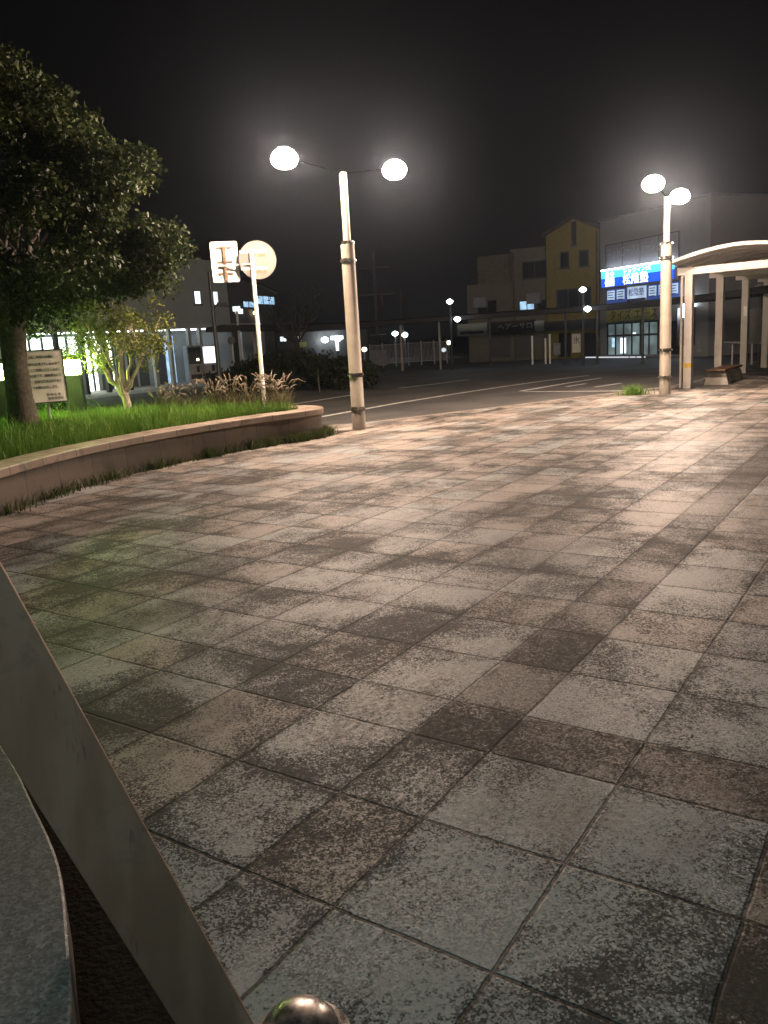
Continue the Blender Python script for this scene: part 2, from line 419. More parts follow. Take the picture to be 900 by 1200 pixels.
M = dict(
    paving=paving_mat(), asphalt=asphalt_mat(),
    ground=mat('ground_earth', (0.05, 0.05, 0.045), 0.9),
    line=mat('road_paint', (0.62, 0.61, 0.57), 0.7, var=0.2, scale=9, dirt=(0.14, 0.135, 0.13)),
    kerb=mat('kerb_concrete', (0.30, 0.26, 0.21), 0.75, dirt=(0.08, 0.07, 0.055), bump=0.3),
    polegrey=mat('weathered_pole', (0.07, 0.068, 0.065), 0.85),
    soil=mat('soil', (0.05, 0.038, 0.025), 0.95, bump=0.8, bscale=25),
    wall=stone_wall_mat('planter_stone', (0.125, 0.092, 0.07), (0.055, 0.045, 0.035)),
    coping=stone_wall_mat('coping_stone', (0.30, 0.23, 0.175), (0.12, 0.09, 0.065), 0.62, 0.31),
    pole=mat('lamp_pole_paint', (0.30, 0.265, 0.215), 0.45, var=0.1, scale=3, dirt=(0.20, 0.17, 0.13), bump=0.05),
    steel=mat('galvanised_steel', (0.55, 0.54, 0.52), 0.38, 0.85, 0.15, 5),
    chrome=mat('clamp_steel', (0.34, 0.32, 0.29), 0.26, 0.95, 0.2, 9),
    darkmetal=mat('dark_metal', (0.035, 0.035, 0.036), 0.5, 0.3),
    armblack=mat('arm_black_paint', (0.0025, 0.0025, 0.0025), 1.0, spec=0.0),
    signwhite=mat('sign_back_aluminium', (0.72, 0.69, 0.64), 0.5, 0.2, 0.06),
    signbeige=mat('sign_back_beige', (0.19, 0.165, 0.14), 0.6, 0.1, 0.12, 5),
    signpole=mat('sign_pole_white', (0.74, 0.72, 0.67), 0.45, 0.0, 0.07),
    bracket=mat('bracket_brown', (0.20, 0.14, 0.09), 0.6, 0.3, 0.3, 20),
    shelter=mat('shelter_cream_paint', (0.50, 0.475, 0.44), 0.5, 0.0, 0.06, 4, dirt=(0.38, 0.35, 0.31)),
    wood=mat('dark_wood', (0.11, 0.06, 0.035), 0.6, var=0.4, scale=14),
    concrete=mat('concrete', (0.36, 0.33, 0.29), 0.8, var=0.15, dirt=(0.17, 0.15, 0.13), bump=0.3),
    bark=mat('bark', (0.085, 0.068, 0.05), 0.85, var=0.45, scale=16, bump=0.9, bscale=30, dirt=(0.06, 0.06, 0.04)),
    darkbark=mat('dark_bark', (0.02, 0.018, 0.015), 0.95),
    barkpale=mat('smooth_bark', (0.30, 0.25, 0.18), 0.75, var=0.3, scale=22, bump=0.5, bscale=40),
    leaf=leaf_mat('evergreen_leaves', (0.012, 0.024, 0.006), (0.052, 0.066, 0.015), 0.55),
    leaf2=leaf_mat('small_tree_leaves', (0.10, 0.14, 0.03), (0.21, 0.20, 0.055), 0.5),
    shrub=leaf_mat('shrub_leaves', (0.02, 0.045, 0.014), (0.05, 0.08, 0.025), 0.5),
    hedge=leaf_mat('hedge_leaves', (0.015, 0.022, 0.010), (0.03, 0.036, 0.016), 0.6),
    grass=leaf_mat('grass_blades', (0.09, 0.22, 0.028), (0.22, 0.34, 0.06), 0.55),
    weed=leaf_mat('weed_blades', (0.045, 0.075, 0.02), (0.10, 0.11, 0.04), 0.6),
    drystem=leaf_mat('dry_grass_stems', (0.10, 0.085, 0.045), (0.21, 0.17, 0.10), 0.7),
    seed=leaf_mat('seed_heads', (0.20, 0.165, 0.125), (0.36, 0.30, 0.23), 0.8),
    stwall=mat('station_wall', (0.36, 0.39, 0.395), 0.7, var=0.06, scale=1.5),
    darkwall=mat('dark_wall', (0.08, 0.08, 0.08), 0.8, var=0.15),
    cream=mat('cream_wall', (0.135, 0.125, 0.10), 0.8, var=0.12, dirt=(0.085, 0.08, 0.065)),
    yellow=mat('yellow_wall', (0.19, 0.15, 0.035), 0.8, var=0.12, dirt=(0.13, 0.105, 0.03)),
    white=mat('white_wall', (0.25, 0.26, 0.285), 0.65, var=0.06, scale=1.2),
    whitepanel=mat('grey_panel', (0.20, 0.20, 0.23), 0.6, var=0.1),
    panelink=mat('panel_letters', (0.34, 0.34, 0.37), 0.6, var=0.1),
    glassdark=mat('dark_glass', (0.02, 0.022, 0.025), 0.08, 0.0, 0.1),
    frame=mat('dark_frame', (0.05, 0.05, 0.052), 0.45, 0.4),
    roofdark=mat('dark_roof', (0.035, 0.033, 0.032), 0.7),
    walkroof=mat('walkway_roof', (0.03, 0.028, 0.027), 0.8, spec=0.1),
    boardwhite=mat('notice_white', (0.85, 0.78, 0.68), 0.55, var=0.06, scale=2),
    ink=mat('black_ink', (0.02, 0.02, 0.022), 0.7),
    blueink=mat('blue_ink', (0.02, 0.04, 0.22), 0.6),
    gold=mat('yellow_tape', (0.55, 0.36, 0.06), 0.5),
    fencewhite=mat('fence_grey', (0.30, 0.30, 0.31), 0.6),
    vend=mat('vending_body', (0.36, 0.34, 0.33), 0.4),
    olive=mat('olive_sign', (0.34, 0.34, 0.08), 0.6),
    # things that give off light, and lit ones given a glow
    lamp=glow('lamp_diffuser', (1.0, 0.74, 0.575), 1030.0),
    bollard=glow('bollard_diffuser', (0.66, 1.0, 0.22), 190.0),
    coolwin=glow('lit_window_cool', (0.82, 0.93, 1.0), 1.6, 0.25, 2.0),
    hall=glow('hall_light', (0.88, 1.0, 0.86), 4.0, 0.35, 0.5),
    bluewin=glow('lit_window_blue', (0.45, 0.72, 1.0), 0.9, 0.3, 3.0),
    vendlit=glow('vending_screen', (0.9, 0.95, 1.0), 1.9),
    far=glow('far_lamp', (0.85, 0.94, 1.0), 22.0),
    farwarm=glow('far_lamp_warm', (1.0, 0.8, 0.5), 8.0),
    sign=glow('sign_face_blue', (0.012, 0.10, 0.85), 1.3),
    signtop=glow('sign_face_cyan', (0.08, 0.75, 1.0), 1.7),
    signtext=glow('sign_letters', (0.95, 1.0, 1.0), 3.2),
    canopytube=glow('canopy_tube', (0.85, 0.94, 1.0), 10.0),
    tube=glow('fluorescent_tube', (0.85, 0.94, 1.0), 30.0),
    poster=glow('glowing_poster', (0.55, 0.72, 1.0), 0.75, 0.2, 2.0),  # poster faces given a bluish glow
    posterblue=glow('poster_frame_glow', (0.10, 0.20, 0.75), 0.22, 0.2, 2.0),  # sign light on the poster frames, put in as glow
    strip=glow('entrance_step_glow', (0.85, 0.94, 1.0), 0.7),  # light on the entrance steps, put in as glow
    dimwin=glow('dim_shop_light', (0.55, 0.75, 0.78), 0.16, 0.6, 1.2),
)

# ------------------------------------------------------------------ the ground
def cr(pts, n=8):
    out = []
    P = [Vector(p) for p in pts]
    for i in range(len(P) - 1):
        p0, p1, p2, p3 = P[max(i - 1, 0)], P[i], P[i + 1], P[min(i + 2, len(P) - 1)]
        for k in range(n):
            s = k / n
            out.append(0.5 * ((2 * p1) + (p2 - p0) * s + (2 * p0 - 5 * p1 + 4 * p2 - p3) * s * s + (3 * p1 - p0 - 3 * p2 + p3) * s ** 3))
    out.append(P[-1])
    return out

kind(MB().box(-600, 600, -200, 1200, -0.6, -0.14).build('ground', M['ground']), 'structure')
bm = MB(); bm.strip([(-90, 0, -0.10), (90, 0, -0.10)], [(-90, 120, -0.10), (90, 120, -0.10)])
kind(bm.build('road', M['asphalt']), 'structure')

kerb_line = cr([(-14, 14.6), (-6, 14.6), (-1.24, 15.12), (-0.22, 15.3), (2.0, 16.6), (4.9, 18.4), (6.6, 19.4), (8.4, 21.3), (12.5, 27.5), (16, 33.0)], 6)
poly = [(p.x, p.y) for p in kerb_line] + [(28, 30), (28, -8), (-14, -8)]
Rz = Matrix.Rotation(-TH, 3, 'Z')
loc = [(Rz @ Vector((p[0], p[1], 0))) for p in poly]
o = MB().prism(loc, -0.12, 0.0).build('plaza_paving', M['paving'])
o.rotation_euler = (0, 0, TH)
kind(o, 'structure')
kind(MB().sweep(kerb_line, [(0.002, -0.12), (0.002, -0.004), (0.13, -0.006), (0.145, -0.02), (0.15, -0.12)]).build('kerb', M['kerb']), 'structure')

def road_line(name, px, w=0.13):
    pts = [gnd(x, y, -0.096) for x, y in px]
    if len(pts) > 2:
        pts = cr(pts, 6)
    a, b = [], []
    for i, p in enumerate(pts):
        d = (pts[min(i + 1, len(pts) - 1)] - pts[max(i - 1, 0)]).normalized()
        n = Vector((-d.y, d.x, 0)) * w / 2
        a.append(p + n); b.append(p - n)
    return kind(MB().strip(a, b).build(name, M['line']), 'structure')
road_line('road_marking', [(352, 493), (370, 489.5), (420, 480.5), (480, 470), (560, 457.5), (640, 446), (690, 440)], 0.15)
road_line('road_marking', [(609, 458.5), (665, 449), (704, 443)], 0.15)
road_line('road_marking', [(614, 459), (680, 458.5), (736, 458)], 0.14)
road_line('road_marking', [(664, 453), (686, 449.5)], 0.14)
road_line('road_marking', [(697, 453.5), (728, 449)], 0.14)
road_line('road_marking', [(330, 475), (350, 472.5), (412, 463)], 0.15)
road_line('road_marking', [(468, 455), (549, 445)], 0.14)

# ------------------------------------------------------------------ planter
front = [(-3.6, 3.0), (-3.85, 6.0), (-3.82, 8.01), (-3.51, 9.6), (-2.85, 11.03), (-1.88, 12.37), (-1.12, 13.1), (-0.93, 13.55), (-1.15, 14.1), (-2.0, 14.75), (-3.6, 15.5), (-6.5, 16.2), (-11, 16.5)]
pc = cr(front, 8)
# outer face of the wall is the curve itself; left of travel is the inside
planter = thing('planter_wall', 'curved low stone planter wall with pale coping round the grass bed', 'planter wall', (0, 0, 0))
def uv_sweep(o):
    me = o.data
    uvl = me.uv_layers.new(name='UVMap')
    acc = [0.0]
    for a, b in zip(pc, pc[1:]):
        acc.append(acc[-1] + (b - a).length)
    P = np.array([(p.x, p.y) for p in pc])
    co_ = [v.co for v in me.vertices]
    uvv = []
    for c in co_:
        d = ((P - np.array((c.x, c.y))) ** 2).sum(1)
        i = int(d.argmin())
        j = max(0, min(len(pc) - 2, i))
        seg = pc[j + 1] - pc[j]
        s = (Vector((c.x, c.y)) - Vector((pc[j].x, pc[j].y))).dot(Vector((seg.x, seg.y)).normalized())
        uvv.append((acc[j] + s, c.z))
    for l in me.loops:
        uvl.data[l.index].uv = uvv[l.vertex_index]
w = MB().sweep(pc, [(0.0, -0.13), (0.0, 0.37), (0.22, 0.37), (0.22, -0.13)]).build('wall', M['wall'], planter)
uv_sweep(w)
w = MB().sweep(pc, [(-0.035, 0.372), (-0.035, 0.452), (-0.027, 0.462), (0.36, 0.466), (0.37, 0.458), (0.37, 0.372)]).build('coping', M['coping'], planter)
uv_sweep(w)
inner = []
for i, p in enumerate(pc):
    d = (pc[min(i + 1, len(pc) - 1)] - pc[max(i - 1, 0)]).normalized()
    inner.append(Vector((p.x - d.y * 0.371, p.y + d.x * 0.371)))
soil_poly = [(p.x, p.y) for p in inner] + [(-11, 3.0)]
kind(MB().prism(soil_poly, 0.1, 0.42).build('planter_soil', M['soil']), 'structure')
SP = np.array(soil_poly)
def inside(x, y):
    xj, yj = np.roll(SP[:, 0], 1), np.roll(SP[:, 1], 1)
    xi, yi = SP[:, 0], SP[:, 1]
    r = np.zeros(len(x), bool)
    for a, b, c, d in zip(xi, yi, xj, yj):
        cond = ((b > y) != (d > y)) & (x < (c - a) * (y - b) / (d - b + 1e-12) + a)
        r ^= cond
    return r

npr = np.random.default_rng(5)
def blades(name, xy, z0, h, w, lean, m, parent=None):
    """bent tapered blades: 5 vertices, quad + triangle as two-step strip"""
    n = len(xy)
    ang = npr.uniform(0, 2 * np.pi, n); la = npr.uniform(0, 2 * np.pi, n)
    hh = h * npr.uniform(0.45, 1.25, n); ln = lean * npr.uniform(0.2, 1.3, n) * hh
    dx, dy = np.cos(ang) * w / 2, np.sin(ang) * w / 2
    lx, ly = np.cos(la) * ln, np.sin(la) * ln
    x, y = xy[:, 0], xy[:, 1]
    z = np.broadcast_to(z0, n)
    V = np.stack([
        np.stack([x - dx, y - dy, z - 0.01], 1), np.stack([x + dx, y + dy, z - 0.01], 1),
        np.stack([x + dx * .8 + lx * .3, y + dy * .8 + ly * .3, z + hh * .55], 1), np.stack([x - dx * .8 + lx * .3, y - dy * .8 + ly * .3, z + hh * .55], 1),
        np.stack([x + lx, y + ly, z + hh], 1), np.stack([x + lx + dx * .1, y + ly + dy * .1, z + hh], 1)], 1).reshape(-1, 3)
    base = np.arange(n)[:, None] * 6
    Fc = np.concatenate([base + [0, 1, 2, 3], base + [3, 2, 5, 4]], 1).reshape(-1)
    return mesh_np(name, V, Fc, 4, m, parent)

x = npr.uniform(-9.5, -0.8, 90000); y = npr.uniform(6.5, 16.3, 90000)
k = inside(x, y) & (x > -0.42 * y - 2.2)
xy = np.stack([x[k], y[k]], 1)
patch = 0.5 + 0.5 * np.sin(xy[:, 0] * 3.1 + 1.3 * np.sin(xy[:, 1] * 2.3)) * np.sin(xy[:, 1] * 2.7 + xy[:, 0])
keep = npr.uniform(0, 1, len(xy)) < 0.55 + 0.45 * patch
kind(blades('lawn_grass', xy[keep], 0.42, 0.165, 0.010, 0.55, M['grass']), 'stuff')
k = npr.uniform(0, 1, len(xy)) < 0.05
kind(blades('tall_lawn_grass', xy[k], 0.42, 0.30, 0.011, 0.6, M['grass']), 'stuff')
# weeds at the foot of the planter wall, in broken runs
wx = []
for i in range(8 * 2, 8 * 7 + 4):
    a, b = pc[i], pc[i + 1]
    d = (b - a).normalized()
    dens = (0.25 + 0.8 * max(0, min(1, (i - 26) / 20))) * (0.5 + 0.6 * math.sin(i * 1.3) + 0.45 * math.sin(i * 2.9 + 1))
    for q in range(int(130 * max(0.08, dens))):
        s = rnd.random(); off = abs(rnd.gauss(0, 0.075)) + 0.005
        p = a.lerp(b, s)
        wx.append((p.x + d.y * off, p.y - d.x * off))
kind(blades('wall_weeds', np.array(wx), 0.0, 0.15, 0.011, 0.95, M['weed']), 'stuff')

# ------------------------------------------------------------------ foliage
def leaves(name, P, N, size, m, parent=None, aspect=0.5):
    """P leaf positions, N outward directions: one folded diamond leaf of two quads' worth each"""
    n = len(P)
    a = npr.normal(size=(n, 3)); a /= np.linalg.norm(a, axis=1)[:, None]
    nn = N + 0.9 * npr.normal(size=(n, 3)); nn /= np.linalg.norm(nn, axis=1)[:, None]
    t = np.cross(nn, a); t /= np.linalg.norm(t, axis=1)[:, None] + 1e-9
    s = np.cross(nn, t)
    L = size * npr.uniform(0.6, 1.35, n)[:, None]; W = L * aspect
    tip = t * L; mid = t * L * 0.45
    V = np.stack([P, P + mid + s * W * .5 - nn * L * .06, P + tip - nn * L * .15, P + mid - s * W * .5 - nn * L * .06], 1).reshape(-1, 3)
    Fc = (np.arange(n)[:, None] * 4 + [0, 1, 2, 3]).reshape(-1)
    return mesh_np(name, V, Fc, 4, m, parent)

def clump_cloud(centres, radii, per):
    Ps, Ns = [], []
    for c, r in zip(centres, radii):
        k_ = int(per * (r / 0.4) ** 2)
        d = npr.normal(size=(k_, 3)); d /= np.linalg.norm(d, axis=1)[:, None]
        rr = r * npr.uniform(0.25, 1.0, k_)[:, None] ** 0.6
        Ps.append(np.array(c) + d * rr * np.array([1.15, 1.15, 0.8])); Ns.append(d * 0.6 + np.array([0, 0, 0.5]))
    return np.concatenate(Ps), np.concatenate(Ns)

def limb(mb, a, b, r0, r1, wob=0.06, n=6):
    a, b = Vector(a), Vector(b)
    L = (b - a).length
    pts = []
    for i in range(n + 1):
        s = i / n
        j = Vector((rnd.uniform(-1, 1), rnd.uniform(-1, 1), rnd.uniform(-1, 1))) * wob * L * math.sin(math.pi * s)
        pts.append(a.lerp(b, s) + j)
    mb.tube(pts, [r0 + (r1 - r0) * i / n for i in range(n + 1)], 8)
    return pts

# big evergreen
bt = Vector((-5.68, 13.25, 0.40))
tree = thing('broadleaf_tree', 'large dark evergreen tree with thick trunk in the grass bed', 'tree', bt)
mb = MB()
mb.tube([(0, 0, -0.05), (0.0, 0, 0.1), (-0.02, 0, 0.5), (-0.03, 0.02, 1.0), (0.0, 0.03, 1.45), (0.02, 0.02, 1.8)], [0.34, 0.25, 0.205, 0.19, 0.20, 0.23], 14)
tc_ = Vector((-6.85, 13.45, 3.15)) - bt
for q in range(13):
    a = q * 2 * math.pi / 13 + rnd.uniform(-.2, .2)
    e = Vector((tc_.x + math.cos(a) * rnd.uniform(1.4, 2.7), tc_.y + math.sin(a) * rnd.uniform(1.2, 2.4), rnd.uniform(2.2, 4.6)))
    p = limb(mb, (rnd.uniform(-.06, .06), 0, 1.6), e, 0.10, 0.02, 0.07)
    for _ in range(3):
        limb(mb, p[rnd.randint(2, 4)], e + Vector((rnd.uniform(-1, 1), rnd.uniform(-1, 1), rnd.uniform(-.4, .9))), 0.035, 0.008, 0.08, 4)
mb.build('trunk', M['bark'], tree, smooth=True)
lobes = []
while len(lobes) < 62:
    d = npr.normal(size=3); d /= np.linalg.norm(d)
    p = np.array(tc_) + d * npr.uniform(0.72, 0.93) * np.array([3.55, 3.1, 3.3])
    if p[0] < -4.2 or p[2] < 1.5 or p[1] > 2.0:
        continue
    if all(np.linalg.norm(p - q) > 0.62 for q in lobes):
        lobes.append(p)
    elif npr.uniform() < 0.02:
        lobes.append(p)
lobes += [np.array((npr.uniform(-1.7, .5), npr.uniform(-1.6, .9), npr.uniform(1.62, 2.3))) for _ in range(16)]
lobes += [np.array((npr.uniform(-2.4, -.5), npr.uniform(-2.2, -1.0), npr.uniform(2.0, 3.6))) for _ in range(8)]
lobes += [np.array(Vector((-3.3, 13.3, 3.1)) - bt), np.array(Vector((-4.6, 12.9, 2.75)) - bt)]
lobes += [np.array(Vector((-3.55, 13.3, 3.05)) - bt), np.array(Vector((-3.85, 13.1, 2.65)) - bt), np.array(Vector((-4.3, 13.0, 3.5)) - bt)]
cs, rs = [], []
for q in lobes:
    R_ = npr.uniform(0.5, 0.8)
    for _ in range(int(15 * (R_ / .6) ** 2)):
        d = npr.normal(size=3); d /= np.linalg.norm(d)
        p = q + d * R_ * npr.uniform(0.35, 1.0) * np.array([1, 1, .8])
        low = 1.42 if p[0] < 0.3 else min(1.42 + 1.6 * (p[0] - 0.3), 2.1)
        if p[2] < low + 0.12 * npr.uniform(-1, 1):
            continue
        cs.append(p); rs.append(npr.uniform(0.14, 0.34))
P_, N_ = clump_cloud(cs, rs, 265)
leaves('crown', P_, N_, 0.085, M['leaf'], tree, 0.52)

# small tree
st = atY(150, 484, 15.0); st.z = 0.41
tree2 = thing('small_tree', 'small forked young tree with olive leaves lit green from below', 'tree', st)
mb = MB()
mb.tube([(0, 0, -0.03), (0.01, 0, 0.2), (-0.02, 0, 0.38)], [0.09, 0.072, 0.068], 10)
tips = []
for e, r in (((-0.42, -0.05, 1.02), 0.058), ((-0.03, 0.05, 1.15), 0.064), ((0.38, 0.02, 1.05), 0.035), ((0.12, 0.3, 1.2), 0.04), ((-0.15, -0.3, 1.1), 0.034)):
    p = limb(mb, (-0.02, 0, 0.32), e, r, r * 0.6, 0.05)
    for _ in range(5):
        e2 = Vector(e) + Vector((rnd.uniform(-.45, .5), rnd.uniform(-.4, .4), rnd.uniform(.1, .75)))
        limb(mb, p[-2], e2, r * .5, 0.006, 0.06, 4); tips.append(e2)
mb.build('trunk', M['barkpale'], tree2, smooth=True)
cs = [t + Vector((rnd.uniform(-.1, .1), rnd.uniform(-.1, .1), rnd.uniform(-.1, .1))) for t in tips] + [Vector((rnd.uniform(-.78, .86), rnd.uniform(-.6, .5), 1.42 + rnd.gauss(0, .25))) for _ in range(44)]
rs = [rnd.uniform(0.14, 0.25) for _ in cs]
P_, N_ = clump_cloud(cs, rs, 260)
leaves('crown', P_, N_, 0.068, M['leaf2'], tree2, 0.5)

def bush(name, label, cat, base, r, n, m, size=0.07, group=None, flat=1.0):
    t = thing(name, label, cat, base, 0, group)
    cs = []
    mb = MB()
    for _ in range(n):
        a = rnd.uniform(0, 6.28); q = math.sqrt(rnd.random())
        c = Vector((math.cos(a) * q * r[0], math.sin(a) * q * r[1], r[2] * (0.2 + 0.75 * rnd.random() * math.sqrt(max(0, 1 - q * q * 0.6)))))
        cs.append(c)
        if rnd.random() < 0.35:
            limb(mb, (c.x * .2, c.y * .2, 0), c, 0.02, 0.006, 0.05, 4)
    mb.build('stem', M['bark'], t)
    P_, N_ = clump_cloud(cs, [rnd.uniform(.16, .28) for _ in cs], 190)
    leaves('foliage', P_, N_, size, m, t)
    return t
p = atY(72, 480, 15.3); bush('leafy_shrub', 'dark leafy shrub behind the white notice board', 'shrub', (p.x, p.y, 0.41), (0.55, 0.4, 0.62), 16, M['shrub'])
p = atY(-14, 470, 14.6); bush('leafy_shrub', 'dark leafy shrub behind the thick tree trunk at the picture edge', 'shrub', (p.x, p.y, 0.41), (0.5, 0.5, 0.8), 20, M['shrub'])

# fountain grass
def fountain(base, n, h):
    t = thing('fountain_grass', 'clump of dry fountain grass with pale drooping seed heads behind the lawn', 'ornamental grass', base, 0, 'dry fountain grass clumps along the back of the planter')
    xy = np.stack([npr.normal(0, .09, n * 5), npr.normal(0, .09, n * 5)], 1)
    blades('blades', xy, 0.0, h * .8, 0.010, 0.8, M['drystem'], t)
    ms, mh = MB(), MB()
    for _ in range(n):
        a = rnd.uniform(0, 6.28); ln = rnd.uniform(.10, .36) * h / .5; hh = h * rnd.uniform(.7, 1.25)
        d = Vector((math.cos(a), math.sin(a), 0))
        p0 = d * rnd.uniform(0, .05)
        p1 = p0 + d * ln * .25 + Vector((0, 0, hh * .6)); p2 = p0 + d * ln * .6 + Vector((0, 0, hh)); p3 = p0 + d * ln * .95 + Vector((0, 0, hh * 1.16)); p4 = p0 + d * (ln * 1.35) + Vector((0, 0, hh * rnd.uniform(1.0, 1.32)))
        ms.tube([p0, p1, p2], [.003, .0025, .002], 4)
        mh.tube([p2, p3.lerp(p2, .5), p3, p4], [.004, .013, .012, .002], 5)
    ms.build('stems', M['drystem'], t); mh.build('seed_heads', M['seed'], t)
    ms = None
for px, Y, n, h in ((186, 15.25, 14, .40), (208, 15.2, 18, .46), (230, 15.05, 14, .46), (252, 15.0, 20, .52), (272, 14.9, 22, .54), (292, 14.75, 20, .52), (316, 14.55, 18, .54), (331, 14.3, 20, .54)):
    p = atY(px, 470, Y)
    fountain((p.x, p.y, 0.415), n + 5, h * .78)

# tuft at the kerb by the second lamp
p = gnd(742, 463); tf = thing('weed_tuft', 'tuft of green weeds growing from the kerb beside the lamp post', 'weeds', (p.x, p.y, -0.005))
xy = np.stack([npr.normal(0, .16, 200), npr.normal(0, .06, 200)], 1)
blades('blades', xy, 0.0, 0.22, 0.014, 0.9, M['grass'], tf)

# ------------------------------------------------------------------ notice board, bollards, road sign
nb = atY(55, 495, 13.85)
brd = thing('notice_board', 'white notice board with lines of dark writing on a short post', 'notice board', (nb.x, nb.y, 0.40), R(25))
MB().box(-.375, .375, -.012, .012, .40, 1.24).build('panel', M['boardwhite'], brd)
f_ = MB(); f_.box(-.395, -.375, -.02, .02, .38, 1.26); f_.box(.375, .395, -.02, .02, .38, 1.26); f_.box(-.375, .375, -.02, .02, .38, .40); f_.box(-.375, .375, -.02, .02, 1.24, 1.26)
f_.build('frame', M['frame'], brd)
MB().tube([(0.06, .05, -.05), (0.06, .05, 1.2)], .03, 8).build('post', M['steel'], brd)
text('lettering', '駅前広場ご利用のお願い', .058, M['ink'], brd, (-.26, -.0155, 1.12), depth=.001, sx=.8)
ln = ['ここは駅前の広場です。みんなで', '気持ちよくご利用いただくために', 'ゴミの投げ捨てや、自転車などの', '乗り入れ、危険な行為はおやめく', 'ださるようお願いいたします。']
for i, s_ in enumerate(ln):
    text('lettering', s_, .055, M['ink'], brd, (-.315, -.0155, 1.005 - i * .095), depth=.001, sx=.78)
text('lettering', '駅 前 広 場', .05, M['ink'], brd, (.06, -.0155, .50), depth=.001, sx=.9)
text('lettering', '管理事務所', .05, M['ink'], brd, (.07, -.0155, .435), depth=.001)

def bollard(label, base):
    b = thing('bollard_lamp', label, 'bollard lamp', base, R(12))
    MB().box(-.15, .15, -.15, .15, -.03, .78).build('post', M['darkmetal'], b, .008)
    MB().box(-.135, .135, -.135, .135, .782, 1.04).build('diffuser', M['bollard'], b, .006)
    MB().box(-.155, .155, -.155, .155, 1.042, 1.13).build('cap', M['darkmetal'], b, .008)
p = atY(88, 460, 15.0); bollard('square garden bollard lamp glowing green white beside the notice board', (p.x, p.y, 0.42))
p = atY(1, 460, 14.2); bollard('garden bollard lamp glowing behind the thick tree trunk', (p.x, p.y, 0.42))

p = gnd(310, 474, 0.42); p = atY(310, 474, 15.05); p.z = 0.40
rs_ = thing('road_sign', 'white sign pole carrying a round and a rectangular sign seen from behind', 'road sign', p)
ptop = atY(295, 292, 15.05) - p
H = ptop.z
MB().tube([(0, 0, -.05), (0, 0, H)], .038, 14).build('pole', M['signpole'], rs_, smooth=True)
def disc(c, r, ry):
    m_ = MB(); m_.lathe([(0, 0), (r - .012, 0), (r, -.004), (r, -.02), (r - .014, -.02), (r - .016, -.006), (0, -.006)], seg=36)
    return m_
dz = H - .18
d_ = disc(None, .33, 0).build('round_sign', M['signbeige'], rs_, smooth=False)
d_.rotation_euler = (R(-90), 0, R(14)); d_.location = (.09, .075, dz)
for z0_, z1_, zc0, zc1 in ((.12, .165, .05, .118), (-.165, -.12, -.235, -.167)):
    b_ = MB().box(-.2, .26, .038, .062, dz + z0_, dz + z1_).build('bracket', M['signpole'], rs_)
    b_.rotation_euler = (0, 0, R(14))
    MB().box(-.04, .25, .036, .060, dz + zc0, dz + zc1).build('bracket_shade', M['bracket'], b_)  # dark box painting the shadow below the bracket
MB().tube([(0, 0, dz - .07), (-.6, .04, dz - .07)], .016, 8).build('arm', M['signpole'], rs_)
pm = MB()
w2, h2, r_ = .24, .35, .04
pts = []
for cx, cz, a0 in ((w2 - r_, h2 - r_, 0), (-w2 + r_, h2 - r_, 90), (-w2 + r_, -h2 + r_, 180), (w2 - r_, -h2 + r_, 270)):
    for k_ in range(5):
        a = R(a0 + k_ * 22.5); pts.append((cx + math.cos(a) * r_, cz + math.sin(a) * r_))
pm.prism_xz(pts, 0, .004)
pl = pm.build('rectangular_sign', M['signwhite'], rs_)
pl.location = (-.49, .085, dz + .0); pl.rotation_euler = (0, 0, R(10))
bb = MB(); bb.box(-.025, .025, -.045, -.002, -.33, .26)
for z_ in (.24, .0, -.2):
    bb.box(-.13, .13, -.02, -.003, z_ - .012, z_ + .012)
q_ = bb.build('sign_stay', M['bracket'], pl)

# ------------------------------------------------------------------ street lamps
def street_lamp(label, base, arm_ang, H=4.25):
    t = thing('street_lamp', label, 'street lamp', base, 0, 'tall twin-headed plaza street lamps')
    MB().lathe([(0, 0.001), (.118, 0.001), (.118, .36), (.114, .365), (.114, 3.02), (.116, 3.03), (.116, 3.06), (.07, 3.07), (0, 3.07)], seg=24).build('pole', M['pole'], t, smooth=True)
    MB().lathe([(0, 3.06), (.062, 3.06), (.060, H - .02), (.05, H), (0, H)], seg=18).build('upper_pole', M['pole'], t, smooth=True)
    for z in (.36, .93, 2.80, 3.08):
        r = .116 if z < 3 else .100
        c = MB(); c.lathe([(r, z - .035), (r + .012, z - .035), (r + .012, z + .035), (r, z + .035)], seg=24)
        for k_ in range(8):
            a = k_ * math.pi / 4 + .3
            c.tube([(math.cos(a) * (r + .008), math.sin(a) * (r + .008), z), (math.cos(a) * (r + .03), math.sin(a) * (r + .03), z)], .013, 8)
        c.build('clamp_band', M['chrome'], t)
    for sgn in (1, -1):
        d = Vector((math.cos(arm_ang), math.sin(arm_ang), 0)) * sgn
        MB().tube([Vector((0, 0, H - .02)), d * .3 + Vector((0, 0, H + .03)), d * .7 + Vector((0, 0, H + .09)), d * .92 + Vector((0, 0, H + .11))], [.014, .011, .009, .009], 6).build('arm', M['armblack'], t, smooth=True)
        hc = d * 1.10 + Vector((0, 0, H + .11))
        hd = MB().lathe([(.10, .142), (.105, .16), (.07, .18), (.03, .188), (0, .188)], hc, 24).build('lamp_head', M['darkmetal'], t, smooth=True)
        MB().lathe([(0, .14), (.095, .14), (.15, .108), (.19, .055), (.206, 0), (.19, -.05), (.15, -.098), (.095, -.13), (0, -.142)], hc, 24).build('diffuser', M['lamp'], hd, smooth=True)
    return t
p1 = gnd(421, 503)
hl, hr_ = atY(338, 186, 13.7), atY(467, 199, 15.05)
street_lamp('lamp post between the planter tip and the road, with two glaring lamp heads', (p1.x, p1.y, 0), math.atan2(1.36, 1.74), 4.19)
p2 = gnd(779, 462)
